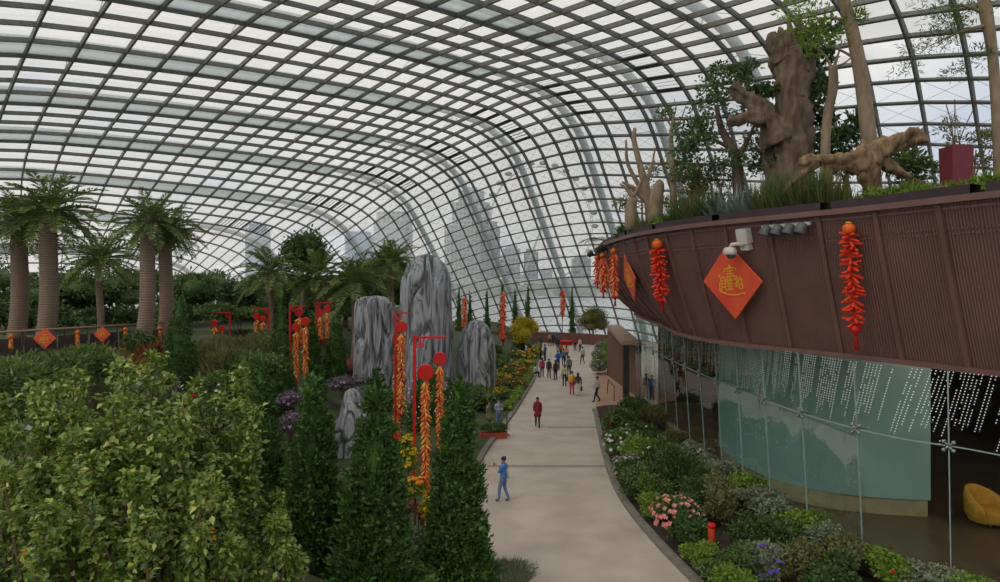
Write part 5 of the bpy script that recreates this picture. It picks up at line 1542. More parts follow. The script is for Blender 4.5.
bed('leafy_bush', 'dark green bush right of the bollard', 752, 562, 0.62, 0.5, 3000, 0.14, m_lf_dark)
bed('lavender_bush', 'bush with purple flower spikes at the lower edge of the bed', 764, 588, 0.5, 0.42, 1800, 0.15, m_lf_silver, flowers=[('purple', 30, 0.07, -0.2)], up=0.9)
bed('leafy_bush', 'olive leafy bush right of the purple spikes', 800, 590, 0.6, 0.5, 2200, 0.14, m_lf_olive)
bed('leafy_bush', 'dark green bush between pink roses and dark feathery bush', 700, 522, 0.7, 0.55, 2400, 0.14, m_lf_dark, flowers=[('pink', 4, 0.07)])
bed('leafy_bush', 'small dark green bush on the kerb behind the bright green clump', 622, 500, 0.6, 0.4, 1600, 0.14, m_lf_dark)
bed('leafy_bush', 'dark leafy bush beside the far white flowers', 640, 450, 0.8, 0.5, 2000, 0.17, m_lf_dark, flowers=[('white', 6, .07)])
# ground cover trailing along the ledge
seq = [(33.0, m_lf_olive, 'sparse pale creeper at the far end of the ledge'), (30.5, m_lf_silver, 'white-flowered creeper on the ledge behind the bright green bush'), (28.2, m_lf_silver, 'white-flowered creeper on the ledge before the dark feathery bush'), (26.2, m_lf_silver, 'silvery creeper on the ledge above the dark feathery bush'),
       (24.6, m_lf_bright, 'yellow-green creeper on the ledge left of the teal partition corner'), (23.2, m_lf_silver, 'thick silvery ivy on the ledge under the teal partition corner'), (22.0, m_lf_silver, 'thick silvery ivy on the ledge behind the twiggy bush'), (20.9, m_lf_bright, 'yellow-green ivy on the ledge in the middle of the partition'),
       (19.9, m_lf_silver, 'silvery ivy on the ledge behind the purple spikes'), (18.9, m_lf_olive, 'olive ivy trailing down the ledge near its lower end'), (18.1, m_lf_bright, 'yellow-green ivy with a red bloom near the lower end of the ledge'), (17.3, m_lf_silver, 'silvery ivy at the lower end of the ledge'), (16.5, m_lf_bright, 'yellow-green ivy at the nearest end of the ledge')]
for k, (y, mt, lab) in enumerate(seq):
    i = int(np.argmin(np.abs(GB[:, 1] - y))); p = glass_pt(i, 0.3, 0.55)
    fl_ = [('white', 22, 0.06)] if k in (1, 2) else ([('red', 2, 0.09)] if k == 10 else None)
    rx = 1.0 if k > 3 else 0.62
    shrub('creeping_ivy', lab, 'ground cover', (p[0], p[1], 0.05), (0.6, rx * 1.05, 0.42 if k > 2 else 0.3), 3400, 0.115 if k > 3 else 0.15, mt, wd=0.085, stems=3, flowers=fl_, lift=0.12, lumps=20, lump=0.32)
for px, py, r, h, mt, lab in ((612, 450, .7, .35, m_lf_mid, 'low green filler on the kerb before the farthest white flowers'), (630, 488, .6, .4, m_lf_dark, 'low dark filler between kerb flowers and bright green bush'), (655, 512, .6, .45, m_lf_mid, 'mid green filler behind the pink roses'), (690, 552, .6, .4, m_lf_dark, 'dark filler between pink roses and bollard'),
                              (745, 585, .6, .4, m_lf_mid, 'mid green filler left of the purple spikes'), (780, 565, .7, .5, m_lf_dark, 'dark filler under the silvery ivy in the middle of the partition'), (690, 600, .5, .3, m_lf_bright, 'bright green filler at the bottom of the kerb'), (830, 600, .7, .45, m_lf_dark, 'dark filler right of the olive bush')):
    bed('leafy_bush', lab, px, py, r, h, 1800, 0.14, mt)
# bollard
g = G(711.5, 561, 0.08)
bo = thing('bollard_light', 'orange-red bollard light standing in the bed beside the pink roses', 'bollard', g)
mb = MB(); mb.lathe([(0.10, 0), (0.105, 0.95), (0.105, 0.97)], n=18); mb.build('post', plain('orange_red_paint', lin(214, 78, 46), lin(196, 66, 40), 6, 0.45), bo)
mb = MB(); mb.lathe([(0.105, 0.97), (0.12, 0.98), (0.12, 1.05), (0.09, 1.09), (0.005, 1.10)], n=18); mb.build('cap', m_red, bo)
# far glass front small posts on the floor inside, dark
for k, (px, py) in enumerate(((664, 442), (681, 452))):
    g = G(px, py, 0.05)
# ------------------------------------------------------------------ planting on the balcony
ZS = ZT - 0.05
def D(px, Y): return Vector(((px - CX) * Y / F, Y, ZS))
def rel(base, *pts, Y=None):
    """pixel points at depth Y (or own depth) relative to base."""
    out = []
    for p in pts:
        yy = p[2] if len(p) > 2 else Y
        out.append(tuple(W(p[0], p[1], yy) - base))
    return out
def gnarl(mb, pts, rad, n=14, seed=1, amp=0.2, sub=13):
    n = int(n * 2.4); amp *= 1.3
    """knotty limb: tube with noisy radius."""
    P = catmull(pts, sub); k = len(P)
    R = np.interp(np.linspace(0, 1, k), np.linspace(0, 1, len(rad)), rad)
    i0 = mb.n; mb.tube(P, R, n)
    V = mb.v[-1]
    for r in range(k):
        for a in range(n):
            q = V[r * n + a]; d = q - P[r]
            f = 1 + amp * (mn.noise(Vector((q[0] * 1.6 + seed, q[1] * 1.6, q[2] * 0.9))) + 1.1 * mn.noise(Vector((q[0] * 5.0, q[1] * 5.0 + seed, q[2] * 1.3))) + 0.8 * mn.noise(Vector((q[0] * 13, q[1] * 13 + seed, q[2] * 3.2)))) + amp * .5 * math.sin(3 * a * 2 * PI / n + seed + r * .15)
            V[r * n + a] = P[r] + d * f

# great hollow trunk
b = D(790, 25.5)
t = thing('broken_trunk', 'massive broken grey-brown tree trunk with jagged top and a stub limb on the balcony', 'tree', b)
Yb = 25.5
mb = MB(); gnarl(mb, rel(b, (793, 235), (791, 170), (791, 130), (792, 85), (789, 55), (788, 34), Y=Yb), [0.98, 0.80, 0.72, 0.58, 0.54, 0.46], 22, 3, 0.2); mb.build('trunk', m_bark, t)
mb = MB(); gnarl(mb, rel(b, (780, 142), (768, 118), (752, 103), (740, 93), (733, 84), Y=Yb - 0.3), [0.55, 0.42, 0.30, 0.25, 0.2], 14, 5, 0.25); mb.build('limb', m_bark, t)
mb = MB(); gnarl(mb, rel(b, (762, 120), (748, 118), (736, 121), (728, 119), Y=Yb - 0.5), [0.32, 0.25, 0.2, 0.14], 12, 6, 0.25); mb.build('limb', m_bark, t)
mb = MB(); gnarl(mb, rel(b, (797, 100), (806, 76), (812, 56), Y=Yb), [0.4, 0.3, 0.2], 12, 8, 0.2); mb.build('limb', m_bark, t)
mb = MB(); gnarl(mb, rel(b, (783, 60), (774, 44), (771, 33), Y=Yb), [0.36, 0.3, 0.16], 12, 9, 0.25); mb.build('limb', m_bark, t)
for k, (dx, dy) in enumerate(((-.3, 0), (-.1, -.25), (.15, .1), (.32, -.1), (0.02, .3))):
    mb = MB(); gnarl(mb, [W(789, 44, Yb) - b + Vector((dx * .9, dy, 0)), W(789, 34, Yb) - b + Vector((dx * 1.1, dy * 1.1, 0.1)), W(789, 30, Yb) - b + Vector((dx * 1.25, dy * 1.2, .12 + .3 * (k % 2)))], [.2, .13, .03], 8, k, .3); mb.build('jagged_splinter', m_bark, t)
rng = np.random.default_rng(900)
mb = MB()
for (px, py, r, n) in ((815, 55, 0.9, 420), (802, 40, 0.6, 260), (820, 85, 0.8, 380), (812, 108, 0.6, 260), (826, 120, 0.5, 200), (774, 130, 0.4, 160), (770, 90, 0.4, 120), (756, 92, .35, 110), (742, 74, .4, 130), (806, 140, .5, 180), (800, 175, .5, 200), (778, 165, .4, 140), (822, 30, 0.7, 260)):
    cloud(mb, W(px, py, Yb) - b, (r, r * .8, r * .7), n, 0.24, 0.14, rng, lumps=9, lump=0.5, core=False)
mb.build('foliage', m_lf_dark, t)
# slender leaning trunks
def slim(label, pts, rad, Y, clouds, mat, seed, bark=None, branches=(), ln=0.22, name='slender_tree', core=False, leaves_wd=None):
    b = D(pts[0][0], Y)
    clouds = [(px, py, r * 1.1, int(n * 1.35), dy) for px, py, r, n, dy in clouds]
    return tree(name, label, 'tree', b, rel(b, *pts, Y=Y), rad, [(tuple(W(px, py, Y + dy) - b), (r, r, r * .7), n) for px, py, r, n, dy in clouds], mat, ln, seed, bark or m_bark2, branches=[(rel(b, *p, Y=Y), rr) for p, rr in branches], core=core, wd=leaves_wd)
slim('tall pale leaning trunk rising out of the picture right of the broken trunk', [(873, 222), (874, 190), (868, 130), (861, 75), (852, 30), (842, -8), (830, -60)], [0.30, 0.27, 0.25, 0.23, 0.21, 0.19, 0.14], 23,
     [(820, 40, 0.8, 200, 0), (800, 20, 0.9, 200, 0), (850, 20, 0.5, 120, 0), (838, -20, 1.2, 300, 0)], m_lf_bright, 910, branches=[([(858, 60), (840, 50), (815, 40)], [0.06, 0.04, 0.02]), ([(850, 20), (825, 18), (800, 22)], [0.06, 0.04, 0.015])], ln=0.26, leaves_wd=0.06)
slim('short pale bottle trunk forking at its top between the two big trunks', [(825, 225), (825, 165), (827, 120), (833, 88), (833, 66)], [0.22, 0.17, 0.16, 0.17, 0.15], 24, [], m_lf_dark, 911,
     branches=[([(833, 70), (838, 55), (842, 40)], [0.07, 0.04, 0.02]), ([(832, 68), (822, 52), (806, 44), (790, 48)], [0.05, 0.035, 0.03, 0.015]), ([(833, 68), (846, 62), (858, 50)], [0.05, 0.03, 0.012])])
slim('bushy dark tree left of the broken trunk', [(740, 222), (738, 180), (735, 155), (722, 130), (716, 105)], [0.26, 0.22, 0.2, 0.14, 0.08], 27,
     [(716, 100, 1.1, 420, 0), (738, 88, 0.9, 300, .3), (708, 128, 0.8, 260, 0), (750, 118, 0.9, 320, .4), (756, 150, 1.0, 420, .5), (702, 150, 0.9, 320, -.2), (770, 165, 0.9, 360, .3), (725, 75, 0.7, 200, 0), (690, 128, .7, 160, 0), (695, 172, .8, 220, .2), (722, 165, .8, 240, -.3), (688, 150, .6, 140, 0), (745, 70, .6, 120, 0)], m_lf_bg, 912, bark=m_bark,
     branches=[([(736, 160), (748, 140), (757, 118)], [0.14, 0.09, 0.04]), ([(730, 148), (712, 138), (700, 128)], [0.1, 0.06, 0.03])], ln=0.19)
slim('dark bushy tree behind the log right of the broken trunk', [(845, 222), (846, 190), (848, 160)], [0.12, 0.1, 0.06], 28,
     [(830, 150, 1.0, 420, 0), (850, 140, 0.9, 360, 0), (835, 168, 1.0, 420, 0), (858, 122, 0.6, 160, 0)], m_lf_dark, 913, ln=0.26)
slim('grey-green bush with upright leaves right of the driftwood log', [(900, 215), (900, 190), (905, 170)], [0.08, 0.06, 0.03], 24, [(905, 160, 0.7, 260, 0), (915, 175, 0.6, 240, 0), (895, 170, 0.5, 200, 0)], m_lf_mid, 914, ln=0.3, leaves_wd=0.09)
# bottle trees and stumps at the left of the balcony
slim('bare pollarded tree with several pale stems, leftmost on the balcony', [(652, 232), (650, 205), (645, 185), (640, 165), (634, 140), (635, 128)], [0.3, 0.26, 0.2, 0.15, 0.12, 0.08], 31, [], m_lf_dark, 915,
     branches=[([(650, 205), (640, 195), (634, 188), (622, 182)], [0.16, 0.12, 0.1, 0.05]), ([(646, 185), (652, 165), (655, 148)], [0.1, 0.06, 0.03]), ([(648, 200), (633, 175), (627, 160), (626, 140)], [0.14, 0.1, 0.08, 0.05])])
slim('thick pale leaning stump beside the pollarded tree', [(632, 230), (631, 210), (633, 198)], [0.32, 0.28, 0.2], 30.5, [], m_lf_dark, 916, branches=[([(633, 198), (626, 188), (620, 184)], [0.12, 0.08, 0.04]), ([(633, 198), (640, 184), (644, 172)], [0.1, 0.06, 0.03])])
slim('short thick bottle-shaped stump with rounded top', [(655, 230), (656, 200), (659, 185), (658, 180)], [0.36, 0.33, 0.24, 0.1], 30, [], m_lf_dark, 917)
slim('slender pale tree with bare forked top, right of the pollarded tree', [(674, 226), (673, 190), (672, 160), (671, 135), (673, 120)], [0.17, 0.15, 0.13, 0.1, 0.07], 30, [(680, 165, 0.5, 120, 0), (690, 140, 0.5, 120, 0), (664, 112, .4, 80, 0)], m_lf_mid, 918,
     branches=[([(671, 138), (680, 122), (686, 105)], [0.06, 0.04, 0.015]), ([(672, 128), (665, 115), (660, 103)], [0.05, 0.03, 0.012]), ([(672, 122), (676, 108), (674, 98)], [0.05, 0.03, 0.012])], ln=0.2)
slim('thin tree with small leaves rising at the right edge', [(1000, 215), (999, 160), (996, 100), (992, 50), (986, 12), (980, -30)], [0.16, 0.15, 0.14, 0.14, 0.18, 0.12], 20,
     [(970, 25, 0.9, 260, 0), (945, 40, 0.7, 160, .5), (930, 15, 0.8, 180, 0), (985, 60, 0.6, 120, 0), (920, 50, 0.6, 90, 0.4), (905, 70, 0.5, 60, .4), (960, 75, .5, 70, 0)], m_lf_mid, 919, branches=[([(988, 25), (960, 32), (925, 48)], [0.07, 0.04, 0.012]), ([(986, 14), (960, 5), (930, 8)], [0.06, 0.04, 0.012])], ln=0.2, leaves_wd=0.03)
slim('wispy bush with thin leaves behind the maroon box', [(975, 215), (974, 180), (976, 150)], [0.05, 0.04, 0.02], 23, [(985, 165, 0.6, 160, 0), (970, 140, 0.6, 140, 0), (992, 140, .6, 140, 0), (945, 130, .5, 80, 0)], m_lf_olive, 920, ln=0.2, leaves_wd=0.05, branches=[([(974, 180), (962, 150), (955, 118)], [0.03, 0.02, 0.008]), ([(974, 180), (985, 150), (992, 125)], [0.03, 0.02, 0.008])])

slim('thin-leaved brownish bush left of the dark bushy tree', [(712, 224), (712, 195), (710, 178)], [0.06, 0.05, 0.03], 27.5, [(710, 172, .8, 260, 0), (698, 186, .7, 220, 0), (726, 186, .7, 220, 0), (684, 176, .6, 160, 0)], m_lf_olive, 921, ln=0.24, leaves_wd=0.06, name='thin_bush')
slim('thin-leaved brownish bush behind the left stumps', [(642, 228), (642, 205), (640, 190)], [0.06, 0.05, 0.03], 33, [(640, 192, .8, 220, 0), (660, 170, .7, 160, 0), (625, 205, .7, 180, 0), (662, 205, .7, 200, 0)], m_lf_olive, 922, ln=0.24, leaves_wd=0.06, name='thin_bush')
# driftwood log like a crawling beast
Yl = 21.5
b = D(870, Yl)
t = thing('driftwood_log', 'gnarled brown driftwood log lying across the balcony like a crawling beast', 'driftwood', b)
mb = MB(); gnarl(mb, rel(b, (800, 163), (818, 160), (840, 162), (862, 160), (882, 150), (900, 140), (914, 137), (926, 141), Y=Yl), [0.12, 0.2, 0.26, 0.36, 0.34, 0.26, 0.24, 0.12], 16, 12, 0.32); mb.build('body', m_drift, t)
for nm, pts, rad in (('root', [(866, 162), (868, 180), (872, 196), (874, 222)], [0.3, 0.26, 0.22, 0.3]), ('root', [(880, 160), (896, 170), (910, 178), (923, 184)], [0.2, 0.15, 0.1, 0.04]), ('root', [(815, 162), (806, 172), (792, 182), (780, 196)], [0.14, 0.1, 0.08, 0.04]),
                     ('root', [(900, 140), (918, 134), (924, 128)], [0.12, 0.08, 0.03]), ('root', [(830, 160), (828, 176), (832, 200), (830, 224)], [0.12, 0.1, 0.08, 0.08])):
    mb = MB(); gnarl(mb, rel(b, *pts, Y=Yl), rad, 12, len(pts) + pts[0][0], 0.3); mb.build(nm, m_drift, t)
b = D(690, 28)
t = thing('driftwood_stump', 'small twisted driftwood stump beside the blue agaves', 'driftwood', b)
for pts, rad in (([(686, 226), (690, 205), (698, 192), (708, 186)], [0.2, 0.18, 0.16, 0.08]), ([(690, 206), (682, 200), (678, 203)], [0.12, 0.1, 0.04]), ([(697, 224), (695, 208), (694, 200)], [0.1, 0.1, 0.08])):
    mb = MB(); gnarl(mb, rel(b, *pts, Y=28), rad, 12, pts[0][0], 0.3); mb.build('root', m_drift, t)
# maroon box planter with bare shrub
c = W(956, 182, 20.2)
bx = thing('planter_box', 'tall maroon planter box tapering upwards on the balcony', 'planter', (c.x, c.y, ZS - .05))
Hb = W(956, 147, 20.2).z - ZS + .05
mb = MB(); V = [(sx_ * a_, sy_ * a_, z_) for a_, z_ in ((.27, 0), (.32, Hb), (.27, Hb), (.26, Hb - .15)) for sx_, sy_ in ((-1, -1), (1, -1), (1, 1), (-1, 1))]
q = [[0, 3, 2, 1]]
for a, b_ in ((0, 4), (4, 8), (8, 12)): q += [[a + i, a + (i + 1) % 4, b_ + (i + 1) % 4, b_ + i] for i in range(4)]
q.append([12, 13, 14, 15]); mb.add(V, q); mb.build('box', plain('maroon_box_paint', lin(128, 52, 62), lin(112, 44, 54), 3, 0.5), bx, smooth=False)
for k, (dx, dz, dy) in enumerate(((-.3, 1.3, 0), (.1, 1.5, .1), (.45, 1.2, -.1), (-.1, 1.0, .15))):
    mb = MB(); mb.tube(catmull([(0.05 * k - .1, 0, Hb - .2), (dx * .4, dy, Hb + dz * .45), (dx, dy * 2, Hb + dz)], 4), 0.015, 5); mb.build('bare_stem', m_twig, bx)
# strap-leaved plants on the edge
def tuft(name, label, cat, px, Y, n, ln, wd, mat, spread=0.9, elev=(0.3, 1.4), trunk=0.0, group=None, rbase=0.1, bend=0.25):
    SEED[0] += 1; rng = np.random.default_rng(SEED[0])
    b = D(px, Y); t = thing(name, label, cat, b - Vector((0, 0, .02)), 0, group)
    a = rng.uniform(0, 2 * PI, n); e = rng.uniform(*elev, n)
    d = np.stack([np.cos(a) * np.cos(e) * spread, np.sin(a) * np.cos(e) * spread, np.sin(e)], -1)
    rr = rbase * np.sqrt(rng.uniform(0, 1, n)); aa = rng.uniform(0, 2 * PI, n)
    p0 = np.stack([rr * np.cos(aa), rr * np.sin(aa), np.full(n, trunk)], -1)
    L = ln * rng.uniform(0.65, 1.15, n)
    mb = MB()
    # two-segment arching straps
    side = unit(np.cross(d, [0, 0, 1.0])); d = unit(d)
    mid = p0 + d * L[:, None] * 0.55; end = mid + unit(d + np.array([0, 0, -bend * 2])) * L[:, None] * 0.5
    V = np.stack([p0 - side * wd * .35, p0 + side * wd * .35, mid - side * wd * .5, mid + side * wd * .5, end], 1).reshape(-1, 3)
    i = np.arange(n)[:, None] * 5
    mb.add(V, i + np.array([[0, 1, 3, 2]]), i + np.array([[2, 3, 4]])); mb.build('leaves', mat, t)
    if trunk:
        m2 = MB(); m2.tube([(0, 0, 0), (0, 0, trunk)], [0.12, 0.09], 10); m2.build('trunk', m_bark, t)
    else:
        m2 = MB(); m2.lathe([(rbase * 1.1, 0), (rbase, 0.08), (0.01, 0.16)], n=8); m2.build('crown_base', m_twig, t)
    return t
tuft('yucca', 'spiky green yucca rosette on a short trunk left of the blue agaves', 'yucca', 697, 28.5, 130, 1.0, 0.07, m_lf_dark, elev=(-.1, 1.5), trunk=1.75, bend=.05)
for k, (px, Y, lab) in enumerate(((722, 24.8, 'blue-grey agave, first from the driftwood stump'), (735, 24.2, 'blue-grey agave, second from the driftwood stump'), (748, 23.6, 'blue-grey agave, third from the driftwood stump'), (762, 23.0, 'blue-grey agave, nearest the broken trunk'))):
    tuft('agave', lab, 'agave', px, Y, 60, 1.55, 0.15, m_lf_agave, elev=(0.4, 1.45), bend=0.05, rbase=.12)
gl_ = [(680, 27.2, 'left of the driftwood stump'), (700, 26.0, 'under the yucca'), (712, 25.2, 'left of the blue agaves'), (770, 22.4, 'before the left side of the broken trunk'), (783, 22.0, 'before the broken trunk'), (797, 21.6, 'before the right side of the broken trunk'), (812, 21.2, 'below the left end of the driftwood log'), (828, 21.0, 'below the middle of the driftwood log'), (844, 20.6, 'left of the log leg'), (890, 19.6, 'right of the log leg'), (905, 19.2, 'left of the maroon box'), (925, 18.9, 'just left of the maroon box foot'), (660, 28.5, 'beside the bottle stump'), (643, 30, 'at the foot of the pollarded tree')]
for k, (px, Y, lab) in enumerate(gl_):
    tall = 1.7 if k < 8 else 1.0
    tuft('grass_tuft', 'long green grass tuft on the balcony edge, ' + lab, 'grass tuft', px, Y, 380, tall, 0.03, [m_lf_mid, m_lf_olive, m_lf_dark, m_lf_olive][k % 4], elev=(0.75, 1.5), rbase=.38, bend=0.12)
for px, Y, lab in ((880, 19.4, 'low pale green ground plant before the leaning trunk'), (912, 18.7, 'low pale green ground plant below the log right end'), (940, 18.2, 'low green ground plant before the maroon box'), (968, 17.6, 'low green ground plant right of the maroon box'), (990, 17.0, 'low green ground plant at the right edge of the balcony'), (668, 27.6, 'low bush beside the slender bare tree'), (648, 30.5, 'low bush between the left stumps'), (625, 33, 'low bush at the left end of the balcony')):
    b = D(px, Y); shrub('ground_plant', lab, 'plant', (b.x, b.y, ZS), (0.5, 0.5, 0.32), 700, 0.2, [m_lf_bright, m_lf_mid][int(px) % 2], wd=.05, stems=2, up=.6)
# drooping dwarf palm at the tip
b = D(606, 42)
t = thing('dwarf_palm', 'small drooping palm at the far tip of the balcony', 'palm', b)
mb = MB(); rng = np.random.default_rng(77)
for k in range(12):
    a = k * 2.4; P = [np.array([0, 0, 0.5])]; d = np.array([math.cos(a) * .8, math.sin(a) * .8, .7])
    for s in range(6):
        d = unit(d + np.array([0, 0, -.22])); P.append(P[-1] + d * .3)
    P = np.array(P); mb.tube(P, np.linspace(.03, .01, 7), 4, cap=False)
    u = np.linspace(1, 6, 16); q = np.stack([np.interp(u, np.arange(7), P[:, i]) for i in range(3)], -1); tg = unit(np.gradient(q, axis=0)); sd = unit(np.cross(tg, [0, 0, 1.0]))
    for s in (-1, 1): mb.leaves(q, unit(sd * s + tg * .5), np.tile([0, 0, 1.0], (16, 1)), .32, .06)
mb.build('fronds', m_lf_olive, t)
mb = MB(); mb.tube([(0, 0, 0), (0, 0, 0.55)], [0.1, .07], 8); mb.build('trunk', m_bark, t)
# ------------------------------------------------------------------ people
CLOTH = {}
def cloth(rgb):
    if rgb not in CLOTH:
        CLOTH[rgb] = plain('cloth_%d_%d_%d' % rgb, lin(*rgb), lin(*[c * .86 for c in rgb]), 14, 0.85)
    return CLOTH[rgb]
m_skin = plain('skin', lin(206, 160, 130), lin(192, 146, 118), 20, 0.55)
m_hair = plain('black_hair', lin(40, 34, 32), lin(28, 24, 22), 30, 0.5)
m_eye = plain('eye', lin(30, 24, 22), None, 5, 0.2)

def pose_joints(kind, s, rnd):
    """joint positions (forward +y, right +x) for a 1.70 m figure."""
    J = dict(pelvis=(0, 0, .95), waist=(0, 0, 1.08), chest=(0, -.01, 1.28), neck=(0, 0, 1.44), chin=(0, .015, 1.50), head=(0, .01, 1.60), top=(0, 0, 1.665))
    for sd, x in (('l', -1), ('r', 1)):
        J['sh' + sd] = (x * .165, -.01, 1.385); J['el' + sd] = (x * .215, -.03, 1.11); J['wr' + sd] = (x * .225, .05, .87)
        J['hip' + sd] = (x * .085, 0, .90); J['kn' + sd] = (x * .10, .02, .50); J['an' + sd] = (x * .105, -.02, .085); J['toe' + sd] = (x * .12, .13, .03)
    if kind == 'walk':
        a = .22
        J['knl'] = (-.09, .16, .50); J['anl'] = (-.09, .22, .10); J['toel'] = (-.09, .37, .05)
        J['knr'] = (.09, .00, .49); J['anr'] = (.09, -.24, .14); J['toer'] = (.09, -.12, .03)
        J['ell'] = (-.21, -.12, 1.12); J['wrl'] = (-.21, -.08, .88); J['elr'] = (.21, .05, 1.12); J['wrr'] = (.19, .20, .93)
    elif kind == 'phone':
        J['elr'] = (.20, .10, 1.14); J['wrr'] = (.11, .34, 1.30); J['ell'] = (-.20, .08, 1.13); J['wrl'] = (-.05, .30, 1.22)
        J['knl'] = (-.10, .12, .50); J['anl'] = (-.10, .14, .09); J['toel'] = (-.10, .29, .03)
        J['knr'] = (.10, .00, .50); J['anr'] = (.10, -.18, .10); J['toer'] = (.11, -.04, .03)
    elif kind == 'photo':
        J['elr'] = (.22, .12, 1.28); J['wrr'] = (.09, .28, 1.48); J['ell'] = (-.22, .12, 1.28); J['wrl'] = (-.07, .28, 1.47)
    elif kind == 'bag':
        J['wrr'] = (.24, .03, .86); J['elr'] = (.24, -.03, 1.10)
    elif kind == 'folded':
        J['ell'] = (-.22, .02, 1.13); J['wrl'] = (.02, .20, 1.10); J['elr'] = (.22, .02, 1.13); J['wrr'] = (-.03, .22, 1.14)
    elif kind == 'sit':
        d = -.50
        for k in ('pelvis', 'waist', 'chest', 'neck', 'chin', 'head', 'top', 'shl', 'shr', 'ell', 'elr', 'wrl', 'wrr', 'hipl', 'hipr'):
            x, y, z = J[k]; J[k] = (x, y, z + d)
        for sd, x in (('l', -1), ('r', 1)):
            J['kn' + sd] = (x * .13, .40, .50); J['an' + sd] = (x * .12, .36, .085); J['toe' + sd] = (x * .13, .52, .03)
            J['el' + sd] = (x * .22, .10, .66); J['wr' + sd] = (x * .12, .32, .60)
        J['chest'] = (0, .05, .80); J['neck'] = (0, .10, .95); J['chin'] = (0, .14, 1.0); J['head'] = (0, .14, 1.10); J['top'] = (0, .13, 1.165)
        J['shl'] = (-.165, .06, .90); J['shr'] = (.165, .06, .90)
    return J

BODY_EDGES = [('pelvis', 'waist', 'top'), ('waist', 'chest', 'top'), ('chest', 'neck', 'top'), ('neck', 'chin', 'skin'), ('chin', 'head', 'skin'), ('head', 'top', 'skin')]
for sd in 'lr':
    BODY_EDGES += [('chest', 'sh' + sd, 'top'), ('sh' + sd, 'el' + sd, 'top'), ('el' + sd, 'wr' + sd, 'sleeve'), ('pelvis', 'hip' + sd, 'legs'), ('hip' + sd, 'kn' + sd, 'legs'), ('kn' + sd, 'an' + sd, 'shank'), ('an' + sd, 'toe' + sd, 'shoe')]
RADII = dict(pelvis=(.145, .105), waist=(.135, .095), chest=(.155, .105), neck=(.052, .052), chin=(.062, .068), head=(.078, .092), top=(.050, .06),
             sh=(.062, .062), el=(.043, .043), wr=(.029, .032), hip=(.092, .09), kn=(.058, .058), an=(.040, .042), toe=(.038, .03))

